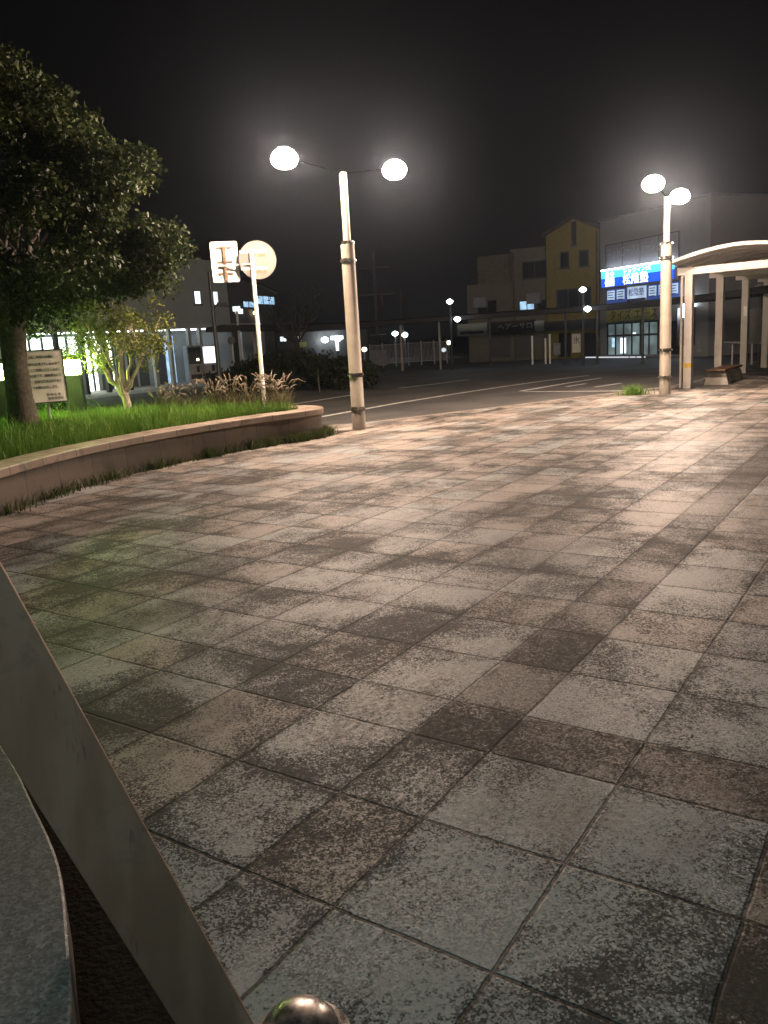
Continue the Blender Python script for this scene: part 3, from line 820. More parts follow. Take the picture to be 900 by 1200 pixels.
hl, hr_ = atY(766, 215, 16.6), atY(797, 230, 18.75)
street_lamp('lamp post standing next to the arched bus shelter', (p2.x, p2.y, 0), math.atan2(1.84, 1.184), 4.0)

# ------------------------------------------------------------------ bus shelter (local x along the row of columns, local y to its left)
c1 = gnd(806, 455)
sh = thing('bus_shelter', 'cream bus shelter with arched roof on square columns beside the road', 'bus shelter', (c1.x, c1.y, 0), R(53))
L_, sp_ = 12.6, 2.55
def arch(y, extra=0.0):
    s = (y - .32) / -2.95          # 0 at the road-side edge, 1 at the far edge
    return 2.74 + extra + .24 * math.sin(math.pi * max(0, min(1, s)))
ys = [.32 - 2.95 * i / 18 for i in range(19)]
prof = [(y, arch(y, .07)) for y in ys] + [(y, arch(y)) for y in ys[::-1]]
rf = MB()
a_ = [rf.bm.verts.new((-.45, y, z)) for y, z in prof]; b_ = [rf.bm.verts.new((L_ - 1, y, z)) for y, z in prof]
n_ = len(prof)
for i in range(n_):
    rf.bm.faces.new((a_[i], b_[i], b_[(i + 1) % n_], a_[(i + 1) % n_]))
rf.bm.faces.new(a_); rf.bm.faces.new(b_[::-1])
rf.build('roof', M['shelter'], sh)
for i in range(5):
    x_ = i * sp_
    for yy in (0, -2.3):
        MB().box(x_ - .085, x_ + .085, yy - .085, yy + .085, 0.0, 2.5).build('column', M['shelter'], sh, .006)
    bmq = MB()
    # flat cross beam under the arch
    bmq.box(x_ - .06, x_ + .06, -2.56, .26, 2.502, 2.66)
    bmq.build('beam', M['shelter'], sh)
for k_ in range(13):
    x_ = -.05 + k_ * .93
    rb = MB()
    a_ = [rb.bm.verts.new((x_ - .02, y, arch(y) - .003)) for y in ys]; b_ = [rb.bm.verts.new((x_ + .02, y, arch(y) - .003)) for y in ys]
    c_ = [rb.bm.verts.new((x_ + .02, y, arch(y) - .05)) for y in ys]; d_ = [rb.bm.verts.new((x_ - .02, y, arch(y) - .05)) for y in ys]
    for i in range(len(ys) - 1):
        for p_, q_ in ((a_, b_), (b_, c_), (c_, d_), (d_, a_)):
            rb.bm.faces.new((p_[i], p_[i + 1], q_[i + 1], q_[i]))
    rb.bm.faces.new((a_[0], b_[0], c_[0], d_[0])); rb.bm.faces.new((a_[-1], d_[-1], c_[-1], b_[-1]))
    rb.build('arch_rib', M['shelter'], sh)
for i in range(4):
    MB().box(1.15 + i * sp_, 1.27 + i * sp_, -1.55, -.75, 2.56, 2.62).build('ceiling_light', M['signwhite'], sh)
dp = MB(); dp.tube([(-.02, .16, 0), (-.02, .16, 2.05), (-.02, .16, 2.45), (-.02, .1, 2.62)], .03, 8)
dp.build('drainpipe', M['shelter'], sh)
MB().box(-.089, .089, -.089, .089, .47, .57).build('yellow_band', M['gold'], sh)
MB().box(2 * sp_ - .1, 2 * sp_ - .087, -.07, .02, 1.55, 1.8).build('small_sign', M['signwhite'], sh)

bc = gnd(841, 450.5)
be = thing('bench', 'backless bench with dark wooden seat on tapered concrete feet under the shelter', 'bench', (bc.x, bc.y, 0), R(55))
for x_ in (0.0, 1.35):
    MB().hexa([(x_ - .16, -.27, 0), (x_ + .16, -.27, 0), (x_ + .16, .27, 0), (x_ - .16, .27, 0), (x_ - .13, -.2, .29), (x_ + .13, -.2, .29), (x_ + .13, .2, .29), (x_ - .13, .2, .29)]).build('foot', M['concrete'], be)
MB().box(-.28, 1.6, -.22, .22, .32, .365).build('seat', M['wood'], be, .008)
for x_ in (0.0, 1.35):
    MB().box(x_ - .12, x_ + .12, -.17, .17, .291, .319).build('seat_support', M['darkmetal'], be)

ts = atY(889, 430, 26.0)
tt = thing('timetable_stand', 'slim dark timetable stand at the far end of the shelter', 'timetable stand', (ts.x, ts.y, 0), R(-20))
MB().tube([(0, 0, 0), (0, 0, 2.3)], .04, 8).build('post', M['darkmetal'], tt)
MB().box(-.3, .3, -.05, -.02, .7, 1.75).build('panel', M['darkwall'], tt)
MB().lathe([(0, -.02), (.22, -.02), (.22, .02), (0, .02)], seg=24).build('round_head', M['darkmetal'], tt).matrix_local = Matrix.Translation((0, -.06, 2.3)) @ Matrix.Rotation(R(90), 4, 'X')

# ------------------------------------------------------------------ facades
class Facade:
    """local x runs along the front from left to right, local y into the building"""
    def __init__(s, name, label, cat, pa, Ya, pb, Yb, z0=-.1, group=None):
        a, b = atY(pa, 420, Ya), atY(pb, 420, Yb)
        s.a = Vector((a.x, a.y, 0)); s.b = Vector((b.x, b.y, 0))
        d = s.b - s.a; s.L = d.length; s.d = d.normalized(); s.n = Vector((-s.d.y, s.d.x, 0))
        s.rz = math.atan2(d.y, d.x)
        s.e = thing(name, label, cat, (s.a.x, s.a.y, z0), s.rz, group)
        s.z0 = z0
    def at(s, x, y):
        r = Vector(ray(x, y)); o_ = Vector(CAM)
        t = (s.a - o_).dot(s.n) / r.dot(s.n)
        q = o_ + r * t
        return (q - s.a).dot(s.d), q.z - s.z0
    def rect(s, x0, y0, x1, y1):
        u0, za = s.at(x0, (y0 + y1) / 2); u1, zb = s.at(x1, (y0 + y1) / 2)
        xm = (x0 + x1) / 2
        return u0, u1, s.at(xm, y1)[1], s.at(xm, y0)[1]
    def panel(s, name, m, r, y0=-.06, y1=-.003, parent=None):
        return MB().box(r[0], r[1], y0, y1, r[2], r[3]).build(name, m, parent or s.e)
    def window(s, px, m, muntins=1, fr=.05):
        r = s.rect(*px)
        f = MB(); y0, y1 = -.05, -.003
        f.box(r[0] - fr, r[0], y0, y1, r[2] - fr, r[3] + fr); f.box(r[1], r[1] + fr, y0, y1, r[2] - fr, r[3] + fr)
        f.box(r[0], r[1], y0, y1, r[2] - fr, r[2]); f.box(r[0], r[1], y0, y1, r[3], r[3] + fr)
        for k_ in range(1, muntins + 1):
            c = r[0] + (r[1] - r[0]) * k_ / (muntins + 1); f.box(c - .02, c + .02, y0 + .005, y1, r[2], r[3])
        w_ = f.build('window', M['frame'], s.e)
        MB().box(r[0], r[1], -.02, -.004, r[2], r[3]).build('pane', m, w_)
        MB().box(r[0] - fr - .05, r[1] + fr + .05, -.11, -.003, r[2] - fr - .06, r[2] - fr - .003).build('sill', M['frame'], w_)
        return r

# station on the left
sf = Facade('station_building', 'pale two storey station building with bright glass hall behind the trees', 'station', 20, 35, 274, 46)
H = sf.at(205, 306)[1]
MB().box(-1.5, sf.L, 0, 9, 0, H).build('wall', M['stwall'], sf.e)
MB().box(-1.6, sf.L + .08, -.08, 9.05, H + .002, H + .14).build('roof_edge', M['stwall'], sf.e)
for px in ((227.5, 341.5, 234.5, 356), (248, 342, 255, 357)):
    sf.window(px, M['coolwin'], 0, .03)
cz = 2.55
uc0 = -1.0; uc1 = sf.at(262, 388)[0]
MB().box(uc0, uc1 + .8, -2.0, -.004, cz + .1, cz + .28).build('canopy', M['stwall'], sf.e)
for px in (36, 66, 92, 118, 150, 170, 193, 206, 256):
    u_ = sf.at(px, 420)[0]
    MB().box(u_ - .09, u_ + .09, -1.9, -1.72, 0, cz + .1).build('pillar', M['darkmetal' if px < 130 else 'stwall'], sf.e)
# glazed hall with shelves and screens inside
u0, u1 = sf.at(20, 420)[0], sf.at(132, 420)[0]
MB().box(u0, u1, -.02, -.004, .05, 2.5).build('hall_glazing', M['hall'], sf.e)
mg = MB()
for k_ in range(9):
    u_ = u0 + (u1 - u0) * k_ / 8
    mg.box(u_ - .05, u_ + .05, -.08, -.022, .05, 2.5)
mg.box(u0, u1, -.075, -.025, .9, .96)
mg.build('glazing_bars', M['frame'], sf.e)
for px in ((112, 424, 126, 440), (60, 418, 70, 432)):
    r = sf.rect(*px); MB().box(r[0], r[1], -.35, -.09, .05, 1.1).build('counter', M['darkwall'], sf.e)
r = sf.rect(133, 395, 205, 440)
MB().box(r[0] + .1, r[1], -.02, -.004, .05, 2.45).build('porch_wall', M['darkwall'], sf.e)
for px in ((172, 396, 176, 440), (194, 400, 204, 440), (158, 398, 160, 440)):
    r = sf.rect(*px); MB().box(r[0], r[1], -.06, -.022, .05, 2.4).build('door_panel', M['bluewin' if px[0] == 194 else 'stwall'], sf.e)
dk = sf.rect(180, 410, 190, 418)
MB().box(dk[0], dk[1], -.08, -.024, 1.55, 1.95).build('wall_board', M['darkmetal'], sf.e)
tb = MB(); tb.box(uc0, uc1, -1.5, -1.42, cz + .04, cz + .09)
tb.build('canopy_light', M['canopytube'], sf.e)

# vending machines in front of the station wall
def vending(label, px0, px1, lit, Y):
    a, b = atY(px0, 440, Y), atY(px1, 440, Y + .35)
    d = b - a; w_ = Vector((d.x, d.y, 0)).length
    t = thing('vending_machine', label, 'vending machine', (a.x, a.y, -.1), math.atan2(d.y, d.x), 'vending machines against the station wall')
    MB().box(0, w_, 0, .7, 0, 1.83).build('body', M['vend'], t, .02)
    MB().box(.06, w_ - .06, -.03, -.001, .95, 1.74).build('display', M['vendlit' if lit else 'darkwall'], t)
    MB().box(.1, w_ - .1, -.03, -.001, .22, .45).build('hatch', M['darkmetal'], t)
    MB().box(w_ * .55, w_ * .75, -.03, -.001, .55, .85).build('coin_slot', M['darkmetal'], t)
    if not lit:
        MB().box(w_ * .6, w_ * .75, -.04, -.031, 1.1, 1.2).build('small_light', M['farwarm'], t)
vending('unlit vending machine next to the glowing one', 222, 239, False, 40.6)
vending('vending machine with a glowing white display', 239.5, 257, True, 41.2)
# paved forecourt lit by the hall
bm = MB(); q0, q1 = sf.a, sf.b
n2 = -sf.n
bm.strip([q0 - sf.d * 3 + Vector((0, 0, -.09)), q1 + Vector((0, 0, -.09))], [q0 - sf.d * 3 + n2 * 5 + Vector((0, 0, -.09)), q1 + n2 * 5 + Vector((0, 0, -.09))])
kind(bm.build('station_forecourt_pavement', M['concrete']), 'structure')

# annex with lit blue-white windows
an = Facade('annex_building', 'dark annex with bright upper windows beyond the round road sign', 'building', 274.5, 47, 324, 52)
Hl, Hr = an.at(275, 330)[1], an.at(322, 345)[1]
MB().prism_xz([(0, 0), (an.L, 0), (an.L, Hr), (an.L * .4, Hl + .1), (0, Hl)], 0, 8).build('wall', M['darkwall'], an.e)
MB().prism_xz([(-.3, Hl + .0), (an.L * .4, Hl + .12), (an.L + .3, Hr), (an.L + .3, Hr + .14), (an.L * .4, Hl + .26), (-.3, Hl + .14)], -.35, -.004).build('roof_edge', M['roofdark'], an.e)
an.window((284.5, 353.5, 297, 360), M['bluewin'], 1, .04)
an.window((301, 347.5, 321, 356.5), M['bluewin'], 2, .04)
r = an.rect(275.5, 362, 283.5, 367.5)
an.panel('lit_sign', M['coolwin'], r)
c_ = an.at(295.5, 367); MB().lathe([(0, -.1), (.1, -.06), (.12, 0), (.1, .06), (0, .1)], (c_[0], -.2, c_[1]), 12).build('wall_lamp', M['farwarm'], an.e)
r = an.rect(284, 388, 310, 424); an.panel('door_panel', M['stwall'], r)
# platform building with small lit windows
pb = Facade('platform_building', 'long dark platform building with small lit windows above the hedge', 'building', 326, 56, 432, 60)
Hp = pb.at(380, 388)[1]
MB().box(0, pb.L, 0, 4, 0, Hp).build('wall', M['darkwall'], pb.e)
MB().box(-.5, pb.L + .5, -1.0, 4.4, Hp + .004, Hp + .18).build('roof', M['roofdark'], pb.e)
for px in ((314 + 14, 394.5, 335, 400), (342, 394.5, 353, 399.5)):
    pb.window(px, M['coolwin'], 1, .03)
pb.panel('green_sign', M['olive'], pb.rect(350.5, 400.5, 359, 407))
pb.panel('lit_wall', M['coolwin'], pb.rect(393.5, 400, 396.5, 411))
pb.panel('lit_ceiling', M['coolwin'], pb.rect(387, 393.5, 402, 398))
for px, py in ((376.5, 398.5), (391.5, 397)):
    u_, z_ = pb.at(px, py); MB().lathe([(0, -.2), (.18, -.13), (.25, 0), (.18, .13), (0, .2)], (u_, -.5, z_), 14).build('lamp', M['far'], pb.e)

# hedge on the island
def hedge():
    t = thing('round_hedge', 'dark rounded hedge on the traffic island behind the signs', 'hedge', (0, 0, 0))
    cs = []
    for px in range(250, 436, 4):
        for _ in range(7):
            Y = rnd.uniform(27.5, 31.5)
            q = atY(px + rnd.uniform(-4, 4), 430, Y)
            e = (px - 345) / 92
            h = 1.28 * max(.35, 1 - .5 * e * e) - .02 * abs(Y - 29) ** 2
            cs.append((q.x, q.y, -.1 + h * math.sqrt(rnd.random()) * .93))
    P_, N_ = clump_cloud(cs, [rnd.uniform(.28, .42) for _ in cs], 60)
    leaves('foliage', P_, N_, .13, M['hedge'], t)
    for _ in range(14):
        q = rnd.choice(cs); mb = MB(); limb(mb, (q[0], q[1], -.1), (q[0], q[1] + .05, max(.15, q[2])), .03, .012, .03, 3)
        mb.build('stem', M['bark'], t)
hedge()
bare = atY(352, 420, 33.0)
t = thing('bare_tree', 'dark sparse tree standing behind the round hedge', 'tree', (bare.x, bare.y, -.1))
mb = MB(); p0 = limb(mb, (0, 0, 0), (-.1, 0, 1.7), .14, .1, .02)
tips = []
for _ in range(9):
    e = Vector((rnd.uniform(-1.3, 1.3), rnd.uniform(-1, 1), rnd.uniform(2.4, 3.4))); q = limb(mb, (-.1, 0, 1.6), e, .06, .015, .08)
    for _ in range(3):
        e2 = e + Vector((rnd.uniform(-.6, .6), rnd.uniform(-.5, .5), rnd.uniform(-.1, .7))); limb(mb, q[3], e2, .02, .006, .08, 4); tips.append(e2)
mb.build('trunk', M['darkbark'], t)
P_, N_ = clump_cloud(tips, [.25] * len(tips), 45); leaves('crown', P_, N_, .10, M['hedge'], t)

# ------------------------------------------------------------------ roofed walkway round the bus terminal
way = [(262, 33.0), (355, 40.0), (430, 41.5), (520, 40.0), (600, 38.0), (700, 36.0), (753, 34.0), (835, 30.0), (905, 25.0), (960, 21.5)]
wpts = [atY(px, 400, Y) for px, Y in way]
wpts = cr([(p.x, p.y) for p in wpts], 5)
wk = thing('covered_walkway', 'long low covered walkway with thin posts in front of the dark shops', 'covered walkway', (0, 0, 0))
MB().sweep(wpts, [(-.75, 2.16), (-.75, 2.34), (0, 2.42), (.75, 2.34), (.75, 2.16)]).build('roof', M['walkroof'], wk)
for px, Y in ((300, 36.6), (420, 41.5), (471, 41.1), (516, 40.1), (575, 38.7), (663, 36.9), (753, 34.0), (700, 36.0)):
    q = atY(px, 420, Y)
    MB().tube([(q.x, q.y, -.1), (q.x, q.y, 2.2)], .055, 8).build('post', M['darkmetal' if px > 560 else 'pole'], wk)

# ------------------------------------------------------------------ shops on the right
cb = Facade('shop_house', 'dim cream shop building with a lower left wing and one lit window', 'building', 550, 47.6, 640.5, 45.6)
H1, H0 = cb.at(621, 293)[1], cb.at(552, 334)[1]
us = cb.at(600, 330)[0]
Hm = cb.at(575, 297)[1]
MB().box(us, cb.L, 0, 8, 0, H1).build('wall', M['cream'], cb.e)
MB().box(0, us - .003, 0, 8, 0, H0).build('wing_wall', M['cream'], cb.e)
MB().box(.25, us - .004, 1.2, 8, H0 + .003, Hm).build('upper_wall', M['cream'], cb.e)
MB().box(us - .08, cb.L, -.1, 8.1, H1 + .003, H1 + .12).build('parapet', M['cream'], cb.e)
cb.window((613, 307, 641 - 1, 325), M['glassdark'], 1)
cb.window((609.5, 353, 626, 364.5), M['bluewin'], 1)
cb.window((561, 353, 581, 369), M['glassdark'], 1)
cb.window((631, 352, 640, 364), M['glassdark'], 0)
cb.panel('awning', M['walkroof'], cb.rect(580, 376, 628, 391), -.9, -.004)
text('lettering', 'ヘアーサロン', .36, M['panelink'], cb.e, (cb.at(589, 386)[0], -.906, cb.at(589, 386)[1]), sx=1.1)
r = cb.rect(538.5, 379, 573, 393); sb_ = cb.panel('shop_sign', M['stwall'], r, -.35, -.2)
r2_ = (r[0] + .15, r[1] - .2, r[2] + .07, r[2] + .25); cb.panel('sign_band', M['ink'], r2_, -.356, -.351)
cb.panel('rolling_shutter', M['darkwall'], cb.rect(575, 393, 598, 419), -.05)
cb.panel('rolling_shutter', M['darkwall'], cb.rect(603, 393, 622, 419), -.05)
r = cb.rect(622, 376, 639, 388); cb.panel('pale_sign', M['stwall'], r, -.3, -.1)

MB().tube([(us + .1, -.06, 0), (us + .1, -.06, H1 - .1)], .04, 8).build('drainpipe', M['polegrey'], cb.e)
for u_ in (us + .9, .5):
    MB().box(u_, u_ + .75, -.42, -.1, 3.0, 3.55).build('air_conditioner', M['whitepanel'], cb.e, .02)
yb = Facade('gabled_house', 'dim yellow shop building with a pointed gable and slit window', 'building', 641, 45.55, 702.5, 44.3)
He, Hg = yb.at(645, 276)[1], yb.at(670, 257)[1]
He2 = yb.at(700, 268)[1]
MB().prism_xz([(0, 0), (yb.L, 0), (yb.L, He2), (yb.at(671, 257)[0], Hg), (0.05, He)], 0, 8).build('wall', M['yellow'], yb.e)
gx = yb.at(671, 257)[0]
MB().prism_xz([(-.12, He - .05), (gx, Hg + .002), (yb.L + .1, He2 + .002), (yb.L + .1, He2 + .14), (gx, Hg + .17), (-.12, He + .12)], -.2, 8.1).build('roof', M['roofdark'], yb.e)
yb.window((670.5, 260, 675, 287), M['glassdark'], 0, .03)
yb.window((657.5, 296, 666, 313), M['glassdark'], 0)
yb.window((679.5, 294, 689, 311), M['glassdark'], 0)
yb.window((653, 339, 692, 364), M['glassdark'], 2)
MB().tube([(yb.L - .12, -.06, 0), (yb.L - .12, -.06, He2 - .1)], .04, 8).build('drainpipe', M['polegrey'], yb.e)
yb.panel('awning', M['roofdark'], yb.rect(642, 375, 700, 386), -.8, -.004)
r = yb.rect(671, 391, 681, 413); bn = yb.panel('banner', M['boardwhite'], r, -.12, -.1)
text('lettering', '氷', .42, M['ink'], yb.e, ((r[0] + r[1]) / 2, -.124, r[3] - .5), align='CENTER')
yb.panel('shop_glass', M['glassdark'], yb.rect(655, 390, 669, 418), -.03)
yb.panel('poster', M['fencewhite'], yb.rect(649, 402, 657, 416), -.05, -.031)
yb.panel('shop_glass', M['glassdark'], yb.rect(684, 390, 699, 418), -.03)

wb = Facade('school_building', 'white three storey building with a glowing blue signboard', 'building', 703.5, 44.0, 829, 37.0)
Hw = wb.at(714, 258)[1]
MB().box(0, wb.L, 0, 9, 0, Hw).build('wall', M['white'], wb.e)
MB().box(-.04, wb.L + .04, -.05, 9.04, Hw + .003, Hw + .1).build('roof_edge', M['whitepanel'], wb.e)
# upper unlit board
ua, ub = wb.at(711.5, 300)[0], wb.at(797, 300)[0]
zb0, zb1 = wb.at(740, 311)[1], wb.at(740, 281.5)[1]
pn = MB().box(ua, ub, -.09, -.003, zb0, zb1).build('upper_sign', M['whitepanel'], wb.e)
gb = MB()
for k_ in range(5):
    c = ua + (ub - ua) * k_ / 4; gb.box(c - .02, c + .02, -.1, -.092, zb0, zb1)
gb.box(ua, ub, -.1, -.092, zb1 - .05, zb1)
gb.build('sign_frame', M['frame'], pn)
text('lettering', 'ネットワークステーション', .58, M['panelink'], pn, (ua + .1, -.1, zb0 + .52), sx=.62)
# glowing blue board
sa, sb2 = wb.at(711.5, 330)[0], wb.at(797, 330)[0]
zs0, zs1 = wb.at(740, 333.5)[1], wb.at(740, 314.5)[1]
zm = zs0 + (zs1 - zs0) * .55
bx = MB().box(sa - .05, sb2 + .05, -.34, -.2, zs0 - .05, zs1 + .05).build('sign_box', M['white'], wb.e)
MB().box(sa, sb2, -.36, -.342, zs0, zm).build('sign_face', M['sign'], bx)
MB().box(sa, sb2, -.36, -.342, zm + .001, zs1).build('sign_face_upper', M['signtop'], bx)
hs = zs1 - zs0
k1 = wb.at(715.5, 330)[0]; k2 = wb.at(736.5, 330)[0]
text('lettering', '自立', hs * .50, M['signtext'], bx, (k1, -.364, zs0 + hs * .54))
text('lettering', '個別', hs * .50, M['signtext'], bx, (k1, -.364, zs0 + hs * .07))
text('lettering', '松陰塾', hs * .72, M['signtext'], bx, (k2, -.364, zs0 + hs * .08), sx=1.12)
text('lettering', 'ショウイン式', hs * .27, M['signtext'], bx, (k2 + .02, -.364, zs0 + hs * .75), sx=1.6)
tl_ = MB(); tl_.box(sa + .03, sb2 - .03, -.41, -.38, zs1 + .055, zs1 + .085)
tl_.build('sign_lamp', M['tube'], wb.e)
# row of window posters under the board
zp0, zp1 = wb.at(740, 356)[1], wb.at(740, 336.5)[1]
for i, (x0, x1) in enumerate(((712, 722.5), (723, 734), (736, 758), (760.5, 771.5), (772, 797))):
    u0, u1 = wb.at(x0, 345)[0], wb.at(x1, 345)[0]
    pf = MB().box(u0, u1 - .03, -.05, -.003, zp0, zp1).build('poster', M['posterblue' if i != 2 else 'poster'], wb.e)
    MB().box(u0 + .05, u1 - .08, -.056, -.051, zp0 + (zp1 - zp0) * .35, zp1 - .06).build('poster_face', M['poster'], pf)
    if i == 2:
        text('lettering', '松陰塾', .40, M['blueink'], pf, (u0 + .1, -.06, zp0 + (zp1 - zp0) * .5), sx=.95)
        MB().box(u0, u1 - .03, -.056, -.0505, zp0, zp0 + (zp1 - zp0) * .3).build('poster_band', M['blueink'], pf)
        text('lettering', '自立学習個別指導', .15, M['white'], pf, (u0 + .22, -.06, zp0 + .1))
    else:
        tm = MB()
        for q in range(4):
            zz = zp1 - .18 - q * .12; tm.box(u0 + .1, u1 - .16 - .05 * (q % 2), -.059, -.0565, zz, zz + .04)
        tm.build('print_lines', M['blueink'], pf)
# yellow shop fascia and glass front
fa, fb_ = wb.at(714, 375)[0], wb.at(766, 375)[0]
zf0, zf1 = wb.at(740, 375.5)[1], wb.at(740, 362.5)[1]
fs = MB().box(fa, fb_, -.2, -.003, zf0, zf1).build('fascia', M['olive'], wb.e)
text('lettering', 'タイズ エース', .52, M['ink'], fs, (fa + .25, -.206, zf0 + .1), sx=1.1)
ga, gb_ = wb.at(713, 400)[0], wb.at(772, 400)[0]
zg1 = wb.at(740, 379)[1]
MB().box(ga, gb_, -.02, -.003, .12, zg1).build('shop_glass', M['dimwin'], wb.e)
gm = MB()
for k_ in range(7):
    c = ga + (gb_ - ga) * k_ / 6; gm.box(c - .035, c + .035, -.07, -.022, .12, zg1)
gm.box(ga, gb_, -.075, -.024, zg1 - .62, zg1 - .52); gm.box(ga, gb_, -.075, -.024, zg1, zg1 + .08)
gm.build('shop_front_bars', M['frame'], wb.e)
for px in ((717.5, 396, 721, 407), (727.5, 396, 734, 414), (742, 389.5, 745.5, 391.5)):
    r = wb.rect(*px); wb.panel('lit_opening', M['coolwin' if px[0] != 717.5 else 'bluewin'], r, -.03, -.021)
# lamps on the white wall
u_, z_ = wb.at(808, 362); wl = MB().box(u_ - .12, u_ + .12, -.3, -.1, z_ - .35, z_ + .3).build('wall_light', M['tube'], wb.e)
r = wb.rect(801, 360, 815, 387); wf = MB(); wf.box(r[0], r[0] + .05, -.4, -.003, r[2] - .6, r[3]); wf.box(r[1] - .05, r[1], -.4, -.003, r[2] - .6, r[3]); wf.box(r[0], r[1], -.4, -.003, r[2] - .66, r[2] - .6)
wf.build('sign_bracket', M['frame'], wb.e)
MB().box(wb.at(776, 400)[0], wb.at(800, 400)[0], -.03, -.003, .1, zg1).build('dark_door', M['glassdark'], wb.e)
pd = wb.rect(818, 398, 823, 413); wb.panel('vertical_plate', M['fencewhite'], pd)
lt = MB()
for px in ((703, 423.5, 735, 425), (737, 423.2, 754, 424.6), (757, 423, 762, 425), (765, 422.5, 774, 424.5)):
    r = wb.rect(*px); lt.box(max(.05, r[0]), r[1], -1.0, -.9, .02, .075)
o = lt.build('lit_entrance_step', M['strip'], wb.e)  # glowing bars stand for the lit steps

# dark houses beyond the shelter and on the horizon
dh = Facade('dark_house', 'black house with one small lit window seen through the shelter', 'house', 829.5, 46, 1010, 40)
Hd = dh.at(845, 300)[1]
MB().box(0, dh.L, 0, 8, 0, Hd).build('wall', M['roofdark'], dh.e)
MB().prism_xz([(-.3, Hd + .003), (dh.L + .3, Hd + .003), (dh.L * .75, Hd + 1.2), (dh.L * .25, Hd + 1.2)], -.3, 8.3).build('roof', M['roofdark'], dh.e)
dh.window((889, 360, 894.5, 370), M['coolwin'], 1, .03)

# ------------------------------------------------------------------ far lamps, poles, fence
def twin(label, pxy, Y, low):
    a = atY(*pxy, Y); b = atY(*low, Y)
    t = thing('distant_lamp', label, 'street lamp', (a.x, a.y, -.1), 0, 'small white street lamps across the road')
    MB().tube([(0, 0, 0), (0, 0, a.z)], .05, 8).build('pole', M['darkmetal'], t)
    for q in (a, b):
        rel = Vector((q.x - a.x, q.y - a.y, q.z + .1))
        if q is b:
            MB().tube([(0, 0, rel.z + .1), (rel.x, 0, rel.z + .1)], .02, 6).build('arm', M['darkmetal'], t)
        MB().lathe([(0, -.13), (.10, -.06), (.155, 0), (.10, .07), (0, .12)], rel, 12).build('lantern', M['far'], t)
twin('small street lamp with two white lanterns left of the cream shop', (527, 353.5), 38, (536, 374))
twin('small street lamp with two white lanterns before the yellow gabled house', (683, 339.5), 35, (688.5, 362))
for px, py, Y, mt, lab in ((463, 391, 70, 'far', 'distant white platform lamp, the taller of a pair past the fence'), (474, 392.5, 66, 'far', 'distant white platform lamp on a pale post past the fence'), (526, 401.5, 62, 'farwarm', 'tiny distant warm orange lamp near the cream shop'), (520, 410, 60, 'coolwin', 'tiny distant white lamp low beside the walkway post'), (427, 409.5, 58, 'farwarm', 'tiny distant warm lamp just beside the tall lamp post')):
    a = atY(px, py, Y)
    t = thing('distant_lamp', lab, 'lamp', (a.x, a.y, -.1))
    MB().tube([(0, 0, 0), (0, 0, a.z)], .06, 8).build('pole', M['fencewhite'], t)
    MB().lathe([(0, -.2), (.2, -.12), (.26, 0), (.2, .12), (0, .2)] if mt == 'far' else [(0, -.16), (.14, -.1), (.18, 0), (.14, .1), (0, .16)], (0, 0, a.z + .1), 12).build('lantern', M[mt], t)

fA, fB = atY(434, 420, 48), atY(524, 420, 48)
fe = thing('mesh_fence', 'grey panel fence along the railway behind the walkway', 'fence', (fA.x, fA.y, -.1))
Lf = fB.x - fA.x
pf = MB()
for k_ in range(60):
    u_ = Lf * k_ / 59; pf.box(u_ - .012, u_ + .012, -.012, .012, .25, 1.25)
pf.box(0, Lf, -.015, .015, .22, .249); pf.box(0, Lf, -.015, .015, 1.251, 1.29)
pf.build('panel', M['fencewhite'], fe)
for k_ in range(7):
    MB().box(Lf * k_ / 6 - .035, Lf * k_ / 6 + .035, .02, .09, 0, 1.4).build('post', M['fencewhite'], fe)

for px, Y, yt, lab in ((443, 52, 292, 'tall dark utility pole with cross arms behind the walkway'), (472.5, 66, 338, 'thin dark utility pole beyond the railway fence')):
    a = atY(px, 400, Y); tp = atY(px, yt, Y)
    t = thing('utility_pole', lab, 'utility pole', (a.x, a.y, -.1))
    MB().tube([(0, 0, 0), (0, 0, tp.z + .1)], [.16, .09], 10).build('pole', M['polegrey'], t)
    if px == 443:
        for z_, w_ in ((tp.z - 1.0, .9), (tp.z - 2.6, 1.1), (tp.z - 4.2, .8), (tp.z - 5.0, .5)):
            MB().box(-w_, w_, -.15, -.09, z_, z_ + .08).build('cross_arm', M['darkmetal'], t)
        MB().tube([(.35, -.1, tp.z - 3.6), (.35, -.1, tp.z - 2.7)], .17, 10).build('transformer', M['darkmetal'], t)
        MB().box(-.5, .5, -.4, .4, 0, .95).build('cabinet', M['fencewhite'], t)

# dark lamp mast and small posts between the signs and the station
a = atY(257, 440, 26); tp = atY(250, 318, 26)
t = thing('lamp_mast', 'dark slim lamp mast with a floodlight arm behind the rectangular sign', 'lamp mast', (a.x, a.y, -.1))
MB().tube([(0, 0, 0), (0, 0, tp.z + .1)], [.075, .055], 10).build('pole', M['darkmetal'], t)
zz = atY(257, 357, 26).z + .1
MB().tube([(0, 0, zz - .15), (.2, 0, zz + .05), (.4, 0, zz)], .02, 6).build('arm', M['darkmetal'], t)
MB().hexa([(.1, -.12, zz - .06), (.5, -.12, zz - .1), (.5, .12, zz - .1), (.1, .12, zz - .06), (.18, -.08, zz + .08), (.4, -.08, zz + .06), (.4, .08, zz + .06), (.18, .08, zz + .08)]).build('floodlight', M['darkmetal'], t)
a = atY(283, 425, 33); tp = atY(280, 362, 33)
t = thing('sign_post', 'pale post topped by a small lit sign before the annex', 'sign post', (a.x, a.y, -.1))
MB().tube([(0, 0, 0), (0, 0, tp.z + .1)], .05, 8).build('post', M['fencewhite'], t)
MB().box(-.14, .14, -.05, .05, tp.z + .02, tp.z + .2).build('sign', M['coolwin'], t)
a = atY(274, 425, 32.5); tp = atY(272, 399, 32.5)
